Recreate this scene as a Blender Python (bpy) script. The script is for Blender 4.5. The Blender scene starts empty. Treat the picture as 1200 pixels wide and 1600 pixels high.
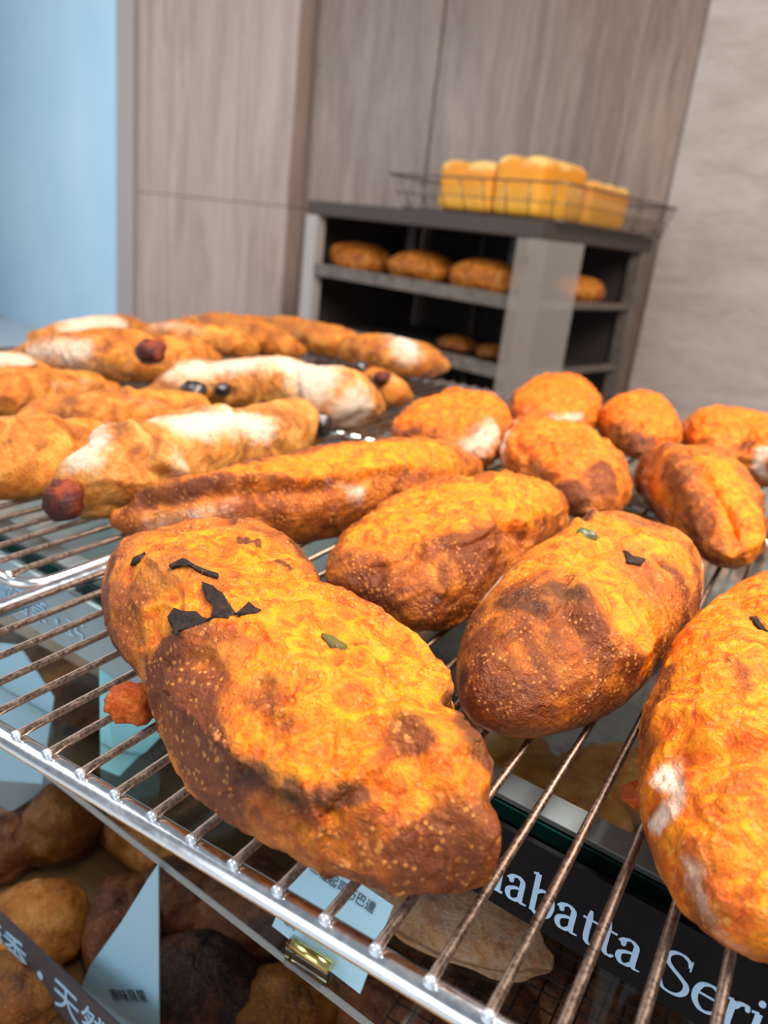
import bpy, bmesh, math, random, json
import numpy as np
from mathutils import Matrix, Vector
SC = bpy.context.scene
COL = SC.collection
ZR = 0.95                      # height of the wire rack above the floor; everything is written relative to the rack, lifted at the end
H = 0.22                       # eye height above the rack
FPX = 1235.0
ROT = np.array([[0.85643315, -0.25862222, 0.44680735], [0.50447892, 0.23542349, -0.83070861], [0.10965076, 0.93685128, 0.33209394]])
EYE = np.array([0.0, 0.0, H])

# ---------------------------------------------------------------- camera
cam = bpy.data.cameras.new('camera'); camo = bpy.data.objects.new('camera', cam); COL.objects.link(camo)
cam.sensor_width = 36.0; cam.sensor_fit = 'AUTO'; cam.lens = FPX / 1600 * 36.0
camo.matrix_world = Matrix.Translation((0, 0, H + ZR)) @ Matrix(ROT.tolist()).to_4x4()
cam.clip_start = 0.01
cam.dof.use_dof = True; cam.dof.focus_distance = 0.345; cam.dof.aperture_fstop = 8.6
SC.camera = camo
# ---------------------------------------------------------------- world and lights
w = bpy.data.worlds.new('daylight'); SC.world = w; w.use_nodes = True
bg = w.node_tree.nodes['Background']; bg.inputs[0].default_value = (0.80, 0.89, 1.0, 1); bg.inputs[1].default_value = 0.27
def area(name, loc, target, size, power, color, sy=None):
    l = bpy.data.lights.new(name, 'AREA'); l.energy = power; l.color = color; l.size = size
    if sy: l.shape = 'RECTANGLE'; l.size_y = sy
    o = bpy.data.objects.new(name, l); COL.objects.link(o)
    o.location = Vector(loc) + Vector((0, 0, ZR))
    o.rotation_euler = (Vector(target) - Vector(loc)).to_track_quat('-Z', 'Y').to_euler()
    return o
area('window_light', (-2.6, -0.6, 1.5), (-0.4, 0.5, 0), 1.6, 34, (0.86, 0.93, 1.0))
area('shopfront_window_light', (-0.6, -2.6, 0.1), (-0.3, 0.5, 0.0), 2.2, 30, (0.88, 0.94, 1.0))
area('ceiling_light', (0.2, 0.95, 1.5), (-0.2, 0.45, 0), 0.40, 36, (1.0, 0.93, 0.83))
area('shop_light', (0.8, 0.2, 1.9), (-1.2, 3.4, 0.2), 1.4, 105, (1.0, 0.90, 0.80))
area('plaster_fill_light', (-5.6, 1.2, 1.4), (-4.6, 3.6, 0.4), 1.5, 75, (0.88, 0.95, 1.0))  # added fill lamp that brightens the blue plaster wall
SC.view_settings.view_transform = 'Standard'; SC.view_settings.look = 'None'
SC.view_settings.exposure = 0.0; SC.view_settings.gamma = 1.0; SC.view_settings.use_curve_mapping = False

# ---------------------------------------------------------------- helpers
def ray(px, py): return ROT @ np.array([px - 600.0, -(py - 800.0), -FPX])
def at(px, py, z):
    r = ray(px, py); return EYE + r * ((z - H) / r[2])
def aty(px, py, y):
    r = ray(px, py); return EYE + r * (y / r[1])
def mesh(name, verts, faces, mat=None, parent=None, smooth=True):
    me = bpy.data.meshes.new(name); me.from_pydata([tuple(map(float, v)) for v in verts], [], faces)
    o = bpy.data.objects.new(name, me); COL.objects.link(o)
    if mat: me.materials.append(mat)
    if smooth: me.polygons.foreach_set('use_smooth', [True] * len(me.polygons))
    me.update()
    if parent: o.parent = parent
    return o
def from_bm(name, bm, mat=None, parent=None, smooth=False):
    bmesh.ops.recalc_face_normals(bm, faces=bm.faces)
    me = bpy.data.meshes.new(name); bm.to_mesh(me); bm.free()
    if mat: me.materials.append(mat)
    if smooth: me.polygons.foreach_set('use_smooth', [True] * len(me.polygons))
    o = bpy.data.objects.new(name, me); COL.objects.link(o)
    if parent: o.parent = parent
    return o
def empty(name, loc=(0, 0, 0)):
    o = bpy.data.objects.new(name, None); COL.objects.link(o); o.location = loc; o.empty_display_size = 0.02
    return o
def tag(o, label=None, cat=None, group=None, kind=None):
    if label: o['label'] = label
    if cat: o['category'] = cat
    if group: o['group'] = group
    if kind: o['kind'] = kind
    return o
def reparent(o, p):           # children keep their world place: all coordinates are absolute, so undo the parent's offset
    o.parent = p; o.matrix_parent_inverse = Matrix.Translation(-Vector(p.location))
    return o
def box_bm(bm, p0, ex, ey, ez):
    vs = [bm.verts.new(Vector(p0) + Vector(ex) * a + Vector(ey) * b + Vector(ez) * c) for a in (0, 1) for b in (0, 1) for c in (0, 1)]
    for f in ((0, 1, 3, 2), (4, 6, 7, 5), (0, 4, 5, 1), (2, 3, 7, 6), (0, 2, 6, 4), (1, 5, 7, 3)):
        bm.faces.new([vs[i] for i in f])
def bevel(bm, w_, seg=2):
    bmesh.ops.bevel(bm, geom=bm.edges[:], offset=w_, segments=seg, affect='EDGES', profile=0.5)
def box(name, p0, ex, ey, ez, mat, parent=None, bev=0.0):
    bm = bmesh.new(); box_bm(bm, p0, ex, ey, ez)
    bmesh.ops.recalc_face_normals(bm, faces=bm.faces)
    if bev: bevel(bm, bev)
    o = from_bm(name, bm, mat)
    if parent: reparent(o, parent)
    return o
def tube_arrays(pts, r, n=10, cap=True, closed=False):
    P = np.array(pts, float); m = len(P)
    T = np.roll(P, -1, 0) - np.roll(P, 1, 0) if closed else np.gradient(P, axis=0)
    T /= np.linalg.norm(T, axis=1)[:, None] + 1e-12
    V = []; up = np.array([0, 0, 1.0])
    if abs(T[0] @ up) > .95: up = np.array([1.0, 0, 0])
    for i in range(m):
        a = np.cross(T[i], up); a /= np.linalg.norm(a); b = np.cross(a, T[i])
        for k in range(n):
            t = 2 * math.pi * k / n
            V.append(P[i] + r * (a * math.cos(t) + b * math.sin(t)))
    Fc = []
    for i in range(m if closed else m - 1):
        j = (i + 1) % m
        for k in range(n):
            k2 = (k + 1) % n; Fc.append((i * n + k, i * n + k2, j * n + k2, j * n + k))
    if cap and not closed:
        Fc.append(tuple(range(n))[::-1]); Fc.append(tuple((m - 1) * n + k for k in range(n)))
    return V, Fc
def tube(name, pts, r, mat, parent=None, n=10, closed=False):
    V, Fc = tube_arrays(pts, r, n, True, closed)
    o = mesh(name, V, Fc, mat)
    if not closed:
        for p in list(o.data.polygons)[-2:]: p.use_smooth = False
    if parent: reparent(o, parent)
    return o
def text_mesh(name, body, size, mat, origin, ex, ey, parent, depth=0.0003):
    cu = bpy.data.curves.new(name, 'FONT'); cu.body = body; cu.size = size; cu.extrude = depth; cu.resolution_u = 3
    t = bpy.data.objects.new(name, cu); COL.objects.link(t)
    me = bpy.data.meshes.new_from_object(t.evaluated_get(bpy.context.evaluated_depsgraph_get()))
    bpy.data.objects.remove(t)
    ex = Vector(ex).normalized(); ey = Vector(ey); ey = (ey - ex * ey.dot(ex)).normalized(); ez = ex.cross(ey)
    M = Matrix((ex, ey, ez)).transposed().to_4x4(); M.translation = Vector(origin)
    me.transform(M); me.materials.clear(); me.materials.append(mat)
    o = bpy.data.objects.new(name, me); COL.objects.link(o)
    reparent(o, parent); return o

def cr(pts, n=8):
    P = [np.array(p, float) for p in pts]; P = [2 * P[0] - P[1]] + P + [2 * P[-1] - P[-2]]; out = []
    for i in range(1, len(P) - 2):
        for k in range(n):
            t = k / n; a, b, c, d = P[i - 1:i + 3]
            out.append(.5 * (2 * b + (c - a) * t + (2 * a - 5 * b + 4 * c - d) * t * t + (3 * b - a - 3 * c + d) * t ** 3))
    out.append(P[-2]); return np.array(out)

# ---------------------------------------------------------------- numpy noise
_rs = np.random.RandomState(7); _T = _rs.rand(4096)
def vnoise(P):
    I = np.floor(P).astype(np.int64); f = P - I; f = f * f * f * (f * (f * 6 - 15) + 10)
    def h(dx, dy, dz):
        k = (I[..., 0] + dx) * 73856093 ^ (I[..., 1] + dy) * 19349663 ^ (I[..., 2] + dz) * 83492791
        return _T[k & 4095]
    x, y, z = f[..., 0], f[..., 1], f[..., 2]
    def L(a, b, t): return a + (b - a) * t
    return L(L(L(h(0,0,0), h(1,0,0), x), L(h(0,1,0), h(1,1,0), x), y), L(L(h(0,0,1), h(1,0,1), x), L(h(0,1,1), h(1,1,1), x), y), z) * 2 - 1
def fbm(P, o=4):
    s = 0; a = 1.0; t = 0
    for _ in range(o): s = s + a * vnoise(P); t += a; a *= .5; P = P * 2.03 + 11.7
    return s / t
def sstep(a, b, x):
    t = np.clip((x - a) / (b - a), 0, 1); return t * t * (3 - 2 * t)

# ---------------------------------------------------------------- materials
def newmat(name):
    m = bpy.data.materials.new(name); m.use_nodes = True; nt = m.node_tree
    return m, nt, nt.nodes['Principled BSDF']
def N(nt, t, **kw):
    n = nt.nodes.new(t)
    for k, v in kw.items(): setattr(n, k, v)
    return n
def plain(name, col, rough=.5, metal=0.0, **kw):
    m, nt, b = newmat(name)
    b.inputs['Base Color'].default_value = (*col, 1); b.inputs['Roughness'].default_value = rough; b.inputs['Metallic'].default_value = metal
    for k, v in kw.items(): b.inputs[k].default_value = v
    return m
def ramp(nt, src, stops):
    r = N(nt, 'ShaderNodeValToRGB'); el = r.color_ramp.elements
    while len(el) < len(stops): el.new(0.5)
    for e, (p, c) in zip(el, stops): e.position = p; e.color = (*c, 1)
    nt.links.new(src, r.inputs[0]); return r.outputs[0]
def noise(nt, vec, scale, detail=5, rough=.6, dist=0.0):
    n = N(nt, 'ShaderNodeTexNoise'); n.inputs['Scale'].default_value = scale; n.inputs['Detail'].default_value = detail
    n.inputs['Roughness'].default_value = rough; n.inputs['Distortion'].default_value = dist; nt.links.new(vec, n.inputs['Vector']); return n.outputs[0]
def mathn(nt, op, a, b=None, clamp=False):
    n = N(nt, 'ShaderNodeMath', operation=op, use_clamp=clamp)
    for i, v in enumerate((a, b)):
        if v is None: continue
        if hasattr(v, 'is_linked') or hasattr(v, 'links'): nt.links.new(v, n.inputs[i])
        else: n.inputs[i].default_value = v
    return n.outputs[0]
def mix(nt, fac, a, b):
    n = N(nt, 'ShaderNodeMix', data_type='RGBA')
    nt.links.new(fac, n.inputs[0]) if not isinstance(fac, float) else setattr(n.inputs[0], 'default_value', fac)
    for v, i in ((a, 6), (b, 7)):
        if isinstance(v, tuple): n.inputs[i].default_value = (*v, 1)
        else: nt.links.new(v, n.inputs[i])
    return n.outputs[2]
def maprange(nt, v, a, b, c=0.0, d=1.0):
    n = N(nt, 'ShaderNodeMapRange'); n.interpolation_type = 'SMOOTHSTEP'
    nt.links.new(v, n.inputs[0])
    for i, x in enumerate((a, b, c, d)): n.inputs[i + 1].default_value = x
    return n.outputs[0]
def bread_mat(name, crust, cheese=None, flour_bias=0.0, spots=1.0, seed=0.0):
    m, nt, b = newmat(name)
    tc = N(nt, 'ShaderNodeTexCoord'); mp = N(nt, 'ShaderNodeMapping'); mp.inputs['Location'].default_value = (seed, seed * 1.7, seed * .6)
    nt.links.new(tc.outputs['Object'], mp.inputs[0]); v = mp.outputs[0]
    at_ = N(nt, 'ShaderNodeAttribute', attribute_name='paint'); sep = N(nt, 'ShaderNodeSeparateColor'); nt.links.new(at_.outputs['Color'], sep.inputs[0])
    af = N(nt, 'ShaderNodeAttribute', attribute_name='flour')
    ch, br, dk, fl = sep.outputs[0], sep.outputs[1], sep.outputs[2], af.outputs['Fac']
    n1 = noise(nt, v, 42, 7, .62, .6); n2 = noise(nt, v, 95, 6, .6, 1.2); n3 = noise(nt, v, 60, 7, .7, .3); n4 = noise(nt, v, 330, 4, .65)
    base = ramp(nt, n1, [(.30, crust[0]), (.47, crust[1]), (.66, crust[2])])
    if cheese:
        chc = ramp(nt, n2, [(.30, cheese[0]), (.48, cheese[1]), (.64, cheese[2])])
        f = mathn(nt, 'ADD', ch, mathn(nt, 'MULTIPLY', mathn(nt, 'SUBTRACT', n3, .5), 1.3))
        base = mix(nt, maprange(nt, f, .25, .62), base, chc)
    f = mathn(nt, 'ADD', mathn(nt, 'MULTIPLY', br, .75), mathn(nt, 'MULTIPLY', mathn(nt, 'SUBTRACT', n1, .5), -1.6))
    base = mix(nt, maprange(nt, f, .22, .85, 0, .90), base, (.145, .030, .005))
    n6 = noise(nt, v, 26, 6, .68, .8)
    f = mathn(nt, 'SUBTRACT', maprange(nt, n6, .48, .66, 0, .70), mathn(nt, 'MULTIPLY', ch, .55), True)
    base = mix(nt, f, base, (.21, .045, .006))
    n7 = noise(nt, v, 700, 3, .6)
    base = mix(nt, maprange(nt, n7, .50, .72, 0, .35), base, (.14, .03, .006))
    # light blisters on the crust
    vo = N(nt, 'ShaderNodeTexVoronoi'); vo.inputs['Scale'].default_value = 330; nt.links.new(v, vo.inputs['Vector'])
    vo2 = N(nt, 'ShaderNodeTexVoronoi'); vo2.inputs['Scale'].default_value = 150; nt.links.new(v, vo2.inputs['Vector'])
    sp = mathn(nt, 'ADD', maprange(nt, vo.outputs['Distance'], .16, .38, 1, 0), maprange(nt, vo2.outputs['Distance'], .1, .26, .9, 0), True)
    gate = maprange(nt, noise(nt, v, 75, 3), .42, .56)
    spf = mathn(nt, 'MULTIPLY', mathn(nt, 'MULTIPLY', sp, gate), .8 * spots)
    base = mix(nt, spf, base, (.72, .28, .06))
    f = mathn(nt, 'ADD', dk, mathn(nt, 'MULTIPLY', mathn(nt, 'SUBTRACT', n3, .5), 1.2))
    base = mix(nt, maprange(nt, f, .2, 1.0, 0, .85), base, (.045, .016, .008))
    n5 = noise(nt, v, 210, 6, .75, .4)
    f = mathn(nt, 'ADD', mathn(nt, 'ADD', fl, flour_bias), mathn(nt, 'ADD', mathn(nt, 'MULTIPLY', mathn(nt, 'SUBTRACT', n3, .5), 1.2), mathn(nt, 'MULTIPLY', mathn(nt, 'SUBTRACT', n5, .5), .9)))
    flf = maprange(nt, f, .30, 1.15, 0, .85)
    base = mix(nt, flf, base, (.76, .63, .50))
    nt.links.new(base, b.inputs['Base Color'])
    r = mathn(nt, 'ADD', mathn(nt, 'MULTIPLY', n4, .35), .22); r = mathn(nt, 'ADD', r, mathn(nt, 'MULTIPLY', flf, .4), True)
    nt.links.new(r, b.inputs['Roughness']); b.inputs['Specular IOR Level'].default_value = .33
    hgt = mathn(nt, 'ADD', mathn(nt, 'ADD', mathn(nt, 'MULTIPLY', n4, 1.0), mathn(nt, 'MULTIPLY', n7, .35)), mathn(nt, 'ADD', mathn(nt, 'MULTIPLY', n2, 1.6), mathn(nt, 'MULTIPLY', spf, .3)))
    bp = N(nt, 'ShaderNodeBump'); bp.inputs['Strength'].default_value = .9; bp.inputs['Distance'].default_value = .0019
    nt.links.new(hgt, bp.inputs['Height']); nt.links.new(bp.outputs[0], b.inputs['Normal'])
    return m
CR = [(.10, .020, .004), (.40, .088, .007), (.74, .225, .018)]
CH = [(.58, .060, .002), (.88, .185, .002), (.98, .33, .004)]
M = {}
M['cheese'] = bread_mat('cheese_crust', CR, CH)
M['cheese_far'] = bread_mat('orange_cheese_crust', [(.22, .045, .007), (.55, .13, .011), (.80, .27, .04)], [(.55, .06, .003), (.86, .15, .004), (.98, .27, .007)], seed=3.1, spots=.6)
M['floury'] = bread_mat('floury_crust', [(.28, .07, .010), (.56, .19, .025), (.76, .38, .10)], None, .12, .5, seed=5.3)
M['plain'] = bread_mat('golden_crust', [(.26, .06, .008), (.56, .16, .014), (.76, .32, .05)], None, 0.08, .5, seed=8.2)
M['dark_bread'] = bread_mat('dark_crust', [(.05, .015, .008), (.16, .05, .02), (.32, .12, .04)], None, -.1, .3, seed=9.9)
M['cocoa'] = bread_mat('cocoa_crust', [(.010, .005, .004), (.022, .009, .007), (.055, .022, .014)], None, -.15, .1, seed=1.9)
M['shaded_golden'] = bread_mat('shaded_golden_crust', [(.06, .018, .004), (.19, .065, .008), (.32, .13, .018)], None, 0, .3, seed=6.6)  # darker copy of the golden crust, shade of the low shelves painted in
M['drip'] = bread_mat('toasted_cheese', [(.42, .06, .006), (.62, .10, .008), (.80, .20, .015)], None, -.4, .3, seed=2.4)
M['sausage'] = bread_mat('sausage_skin', [(.012, .005, .005), (.07, .012, .010), (.38, .05, .015)], None, -.4, .1, seed=4.4)
M['olive'] = plain('black_olive', (.018, .010, .012), .35)
M['green'] = plain('green_pepper', (.085, .10, .03), .35)

m, nt, b = newmat('charred_aubergine'); M['char'] = m
tc = N(nt, 'ShaderNodeTexCoord'); n_ = noise(nt, tc.outputs['Object'], 260, 5, .7, .8)
nt.links.new(ramp(nt, n_, [(.35, (.012, .008, .008)), (.58, (.035, .020, .016)), (.74, (.22, .11, .05))]), b.inputs['Base Color'])
b.inputs['Roughness'].default_value = .6; b.inputs['Specular IOR Level'].default_value = .2
bp = N(nt, 'ShaderNodeBump'); bp.inputs['Strength'].default_value = .8; bp.inputs['Distance'].default_value = .001; nt.links.new(n_, bp.inputs['Height']); nt.links.new(bp.outputs[0], b.inputs['Normal'])

def steel(name, c0, c1, rough, scale, metal=1.0, bump=.0002):
    m, nt, b = newmat(name); tc = N(nt, 'ShaderNodeTexCoord')
    n_ = noise(nt, tc.outputs['Object'], scale, 6, .7)
    nt.links.new(ramp(nt, n_, [(.35, c0), (.65, c1)]), b.inputs['Base Color']); b.inputs['Metallic'].default_value = metal
    nt.links.new(maprange(nt, n_, .3, .7, rough * .7, rough * 1.4), b.inputs['Roughness'])
    bp = N(nt, 'ShaderNodeBump'); bp.inputs['Strength'].default_value = .6; bp.inputs['Distance'].default_value = bump
    nt.links.new(n_, bp.inputs['Height']); nt.links.new(bp.outputs[0], b.inputs['Normal'])
    return m
M['wire'] = steel('bronzed_wire', (.15, .092, .066), (.40, .285, .22), .38, 450)
M['rail'] = steel('polished_steel', (.80, .81, .84), (.92, .93, .95), .2, 120, bump=.00005)
M['tip'] = plain('bright_weld', (.85, .92, 1.0), .25, .6)
M['tray'] = steel('brushed_tray', (.42, .46, .48), (.60, .65, .68), .32, 40)
M['cab_steel'] = steel('cabinet_steel', (.13, .100, .080), (.20, .160, .130), .45, 20, .4)
M['cab_dark'] = plain('dark_cabinet_top', (.055, .038, .029), .65)
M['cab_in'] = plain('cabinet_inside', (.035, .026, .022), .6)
M['black_wire'] = plain('black_wire', (.02, .018, .018), .4, .6)
M['basket_wire'] = plain('basket_wire', (.17, .13, .11), .35, .8)
M['sign_black'] = plain('sign_black', (.005, .0045, .006), .6, **{'Specular IOR Level': .12})
M['sheet_and_sky_sheen_grey'] = plain('sheet_and_sky_sheen_grey', (.27, .36, .40), .35)  # own grey of the paper sheet; on the sign a painted sky reflection
M['letter'] = plain('letter_pale_blue', (.46, .68, .92), .5)
M['letter_grey'] = plain('letter_light_blue', (.36, .58, .78), .5)
M['dark_strip'] = plain('dark_strip', (.055, .050, .058), .5)
M['card'] = plain('card_paper', (.36, .60, .74), .55)
M['card_cyan'] = plain('card_cyan', (.30, .74, .80), .4)
M['liner'] = plain('pale_blue_liner', (.62, .84, .90), .5)
M['ink'] = plain('ink', (.05, .07, .09), .6)
M['brass'] = plain('brass', (.80, .68, .25), .22, 1.0)
M['green_glass'] = plain('green_glass_edge', (.004, .045, .040), .12)
M['channel'] = plain('grey_channel', (.33, .38, .39), .3, .3)
def glass(name, col, rough=.02, ior=1.45):
    m, nt, b = newmat(name)
    b.inputs['Base Color'].default_value = (*col, 1); b.inputs['Transmission Weight'].default_value = 1; b.inputs['Roughness'].default_value = rough; b.inputs['IOR'].default_value = ior
    return m
M['glass'] = glass('clear_glass', (.93, .98, .97))
M['acrylic'] = None
m, nt, b = newmat('frosted_acrylic'); M['acrylic'] = m
b.inputs['Base Color'].default_value = (.36, .295, .25, 1); b.inputs['Roughness'].default_value = .25; b.inputs['Alpha'].default_value = .42

def wood(name, c0, c1, c2, axis, scale=1.0, rough=.45):
    m, nt, b = newmat(name); tc = N(nt, 'ShaderNodeTexCoord'); mp = N(nt, 'ShaderNodeMapping')
    s = [9.0 * scale, 9.0 * scale, 9.0 * scale]; s[axis] = .9 * scale; mp.inputs['Scale'].default_value = s
    mp.inputs['Rotation'].default_value = (0, 0, 0)
    nt.links.new(tc.outputs['Object'], mp.inputs[0])
    a = noise(nt, mp.outputs[0], 1.0, 3, .5, 1.0); c = noise(nt, mp.outputs[0], 5.0, 6, .6, 1.5)
    wv = mathn(nt, 'ADD', mathn(nt, 'MULTIPLY', a, .55), mathn(nt, 'MULTIPLY', c, .45))
    nt.links.new(ramp(nt, wv, [(.34, c0), (.5, c1), (.64, c2)]), b.inputs['Base Color']); b.inputs['Roughness'].default_value = rough
    return m
M['wood_v_shaded'] = wood('shaded_oak_vertical', (.165, .105, .075), (.26, .18, .138), (.35, .25, .197), 2)  # darker oak, the shade of the recess put into its colour
M['wood_l'] = wood('pink_oak_vertical', (.36, .25, .20), (.47, .34, .28), (.55, .42, .35), 2)
M['wood_h'] = wood('pale_oak_horizontal', (.37, .30, .255), (.45, .375, .33), (.52, .45, .40), 0, 1.1)
M['board'] = wood('tan_board', (.20, .105, .04), (.30, .17, .07), (.38, .23, .11), 0, 3)
M['case'] = plain('case_wood', (.10, .055, .03), .6)
M['trim'] = plain('trim_grey', (.42, .36, .33), .5)
m, nt, b = newmat('blue_plaster'); M['plaster'] = m
tc = N(nt, 'ShaderNodeTexCoord'); n_ = noise(nt, tc.outputs['Object'], 1.3, 4, .5)
base = ramp(nt, n_, [(.35, (.46, .68, .85)), (.65, (.54, .74, .87))])
vo = N(nt, 'ShaderNodeTexVoronoi', feature='DISTANCE_TO_EDGE'); vo.inputs['Scale'].default_value = 1.1
dm = N(nt, 'ShaderNodeVectorMath', operation='ADD'); nc = N(nt, 'ShaderNodeTexNoise'); nc.inputs['Scale'].default_value = 4
nt.links.new(tc.outputs['Object'], nc.inputs['Vector']); nt.links.new(tc.outputs['Object'], dm.inputs[0]); nt.links.new(nc.outputs['Color'], dm.inputs[1]); nt.links.new(dm.outputs[0], vo.inputs['Vector'])
cf = mathn(nt, 'MULTIPLY', maprange(nt, vo.outputs['Distance'], .0, .006, .5, 0), maprange(nt, noise(nt, tc.outputs['Object'], .9, 2), .5, .6))
nt.links.new(mix(nt, cf, base, (.24, .36, .44)), b.inputs['Base Color']); b.inputs['Roughness'].default_value = .7
M['floor'] = plain('pale_floor_tile', (.62, .66, .70), .3)

# ---------------------------------------------------------------- room shell
FR = np.array([-.941, 2.603, 0.0]); E = np.array([.9733, -.2294, 0.0]); NN = np.array([.2294, .9733, 0.0])
def L3(s, d, z): return FR + E * s + NN * d + np.array([0, 0, z])
def sz(px, py, d):
    r = ray(px, py); t = (NN @ (FR + NN * d - EYE)) / (NN @ r); P = EYE + r * t
    return float((P - FR) @ E), float(P[2])
def lbox(name, s0, s1, d0, d1, z0, z1, mat, parent=None, bev=0.0):
    return box(name, L3(s0, d0, z0), E * (s1 - s0), NN * (d1 - d0), (0, 0, z1 - z0), mat, parent, bev)
ZF = -.95; ZT = 1.9
fl = box('floor', (-7, -3, ZF - .1), (12, 0, 0), (0, 9, 0), (0, 0, .1), M['floor']); tag(fl, kind='structure')
dW = 1.0; dC = .90
s_bl = sz(187, 250, dC)[0]; s_t = sz(214, 250, dC)[0]; s_c = sz(452, 280, dC)[0]; s_j = sz(671, 220, dW)[0]; s_r = sz(1068, 200, dW - .03)[0]
zs = sz(330, 311, dC)[1]
wl = empty('wall_left', L3(-4.5, dC, ZF)); tag(wl, kind='structure')
lbox('plaster_face', s_bl - 3.2, s_bl, dC, dC + .2, ZF, ZT, M['plaster'], wl)
t1 = lbox('trim_1', s_bl, s_t, dC - .03, dC + .15, ZF, ZT, M['trim'], None, .004); tag(t1, kind='structure')
wb = empty('wall_back', L3(-1.5, dW, ZF)); tag(wb, kind='structure')
lbox('backing', s_bl - 3.2, 2.6, dW + .05, dW + .2, ZF, ZT, M['cab_in'], wb)
lbox('panel', s_t + .004, s_c, dC, dW + .05, zs + .002, ZT, M['wood_l'], wb, .003)
lbox('panel', s_t + .004, s_c, dC, dW + .05, ZF, zs - .002, M['wood_l'], wb, .003)
lbox('panel', s_c + .03, s_j - .006, dW, dW + .05, ZF, ZT, M['wood_v_shaded'], wb, .003)
lbox('panel', s_j + .006, s_r - .004, dW, dW + .05, ZF, ZT, M['wood_v_shaded'], wb, .003)
lbox('panel', s_r, 2.6, dW - .03, dW + .05, ZF, ZT, M['wood_h'], wb, .003)

# ---------------------------------------------------------------- the cabinet in the back
W_, D_ = 1.164, .80
zt = .31; zt2 = .255
cb = empty('display_cabinet', L3(-W_ / 2, D_ / 2, ZF)); tag(cb, 'dark steel framed bread cabinet with open shelves against the wood panelled wall', 'cabinet')
lbox('top_panel', -W_, 0, 0, D_, zt2, zt, M['cab_dark'], cb, .004)
for s0, d0, w in ((-W_, 0, .07), (-.05, 0, .05), (-W_, D_ - .05, .05), (-.055, D_ - .07, .055)):
    lbox('post', s0, s0 + w, d0, d0 + .05, ZF, zt2, M['trim'] if w > .06 else M['cab_steel'], cb, .003)  # front left post is paler: light from the side put into its colour
lbox('back_panel', -W_ + .05, -.06, D_ - .02, D_, ZF + .05, zt2, M['cab_in'], cb)
lbox('side_panel', -W_ - .01, -W_, .05, D_ - .05, ZF + .05, zt2, M['cab_in'], cb)
z1 = sz(655, 443, 0)[1]; z2 = sz(736, 566, 0)[1]
for z_ in (z1, z2, z2 - .28):
    lbox('shelf', -W_ + .07, -.05, .03, D_ - .03, z_ - .03, z_ - .005, M['cab_in'], cb)
    lbox('shelf_edge', -W_ + .07, -.05, 0, .03, z_ - .035, z_ + .012, M['cab_steel'], cb, .002)
    lbox('side_rail', -.03, -.005, .05, D_ - .07, z_ - .02, z_ + .005, M['cab_steel'], cb, .002)
for s_ in (-.80, -.62):
    lbox('upright', s_, s_ + .018, D_ - .06, D_ - .04, ZF + .1, zt2, M['cab_steel'], cb)
for s_ in (-.9, -.36): lbox('bracket', s_, s_ + .04, .35, .37, z1, zt2, M['cab_steel'], cb)
a0 = sz(812, 352, -.05)[0]; a1 = sz(914, 370, -.05)[0]
lbox('door_pane', a0, a1, -.05, -.042, -.42, zt2 - .004, M['acrylic'], cb)
lbox('hinge', -.045, .0, -.042, 0, .17, .2, M['cab_steel'], cb)

def paint(o, pt, flour):
    me = o.data; n = len(me.vertices)
    a = me.attributes.new('paint', 'FLOAT_COLOR', 'POINT'); c = np.ones((n, 4), np.float32); c[:, :3] = pt; a.data.foreach_set('color', c.ravel())
    a = me.attributes.new('flour', 'FLOAT', 'POINT'); a.data.foreach_set('value', np.asarray(flour, np.float32))
def grid_normals(G, V):
    du = np.roll(G, -1, 0) - np.roll(G, 1, 0)
    return du
def grid_to_mesh(name, G, mat, wrap_u):
    # G (nu, nv, 3): wrap_u means u closes and v runs pole to pole, else v closes and u runs pole to pole
    if not wrap_u: G = np.transpose(G, (1, 0, 2))
    nu, nv = G.shape[:2]
    V = G[:, 1:-1].reshape(-1, 3); k = nv - 2
    V = np.concatenate([V, G[:1, 0], G[:1, -1]]); b0 = nu * k; b1 = b0 + 1
    i = np.arange(nu)[:, None]; j = np.arange(k - 1)[None]; i2 = (i + 1) % nu
    Q = np.stack([i * k + j, i2 * k + j, i2 * k + j + 1, i * k + j + 1], -1).reshape(-1, 4)
    i = np.arange(nu); i2 = (i + 1) % nu
    T0 = np.stack([i2 * k, i * k, np.full(nu, b0)], -1); T1 = np.stack([i * k + k - 1, i2 * k + k - 1, np.full(nu, b1)], -1)
    if not wrap_u: pass
    me = bpy.data.meshes.new(name)
    me.vertices.add(len(V)); me.vertices.foreach_set('co', V.astype(np.float32).ravel())
    loops = np.concatenate([Q.ravel(), T0.ravel(), T1.ravel()]); me.loops.add(len(loops)); me.loops.foreach_set('vertex_index', loops.astype(np.int32))
    sizes = np.concatenate([np.full(len(Q), 4), np.full(2 * nu, 3)]); st = np.concatenate([[0], np.cumsum(sizes)[:-1]])
    me.polygons.add(len(sizes)); me.polygons.foreach_set('loop_start', st.astype(np.int32))
    me.polygons.foreach_set('use_smooth', np.ones(len(sizes), bool))
    me.update(calc_edges=True); me.validate()
    me.materials.append(mat)
    o = bpy.data.objects.new(name, me); COL.objects.link(o)
    def flat(A):      # the same vertex order for a per-grid array
        if not wrap_u: A = np.swapaxes(A, 0, 1)
        return np.concatenate([A[:, 1:-1].reshape(-1, *A.shape[2:]), A[:1, 0], A[:1, -1]])
    return o, flat
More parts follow.
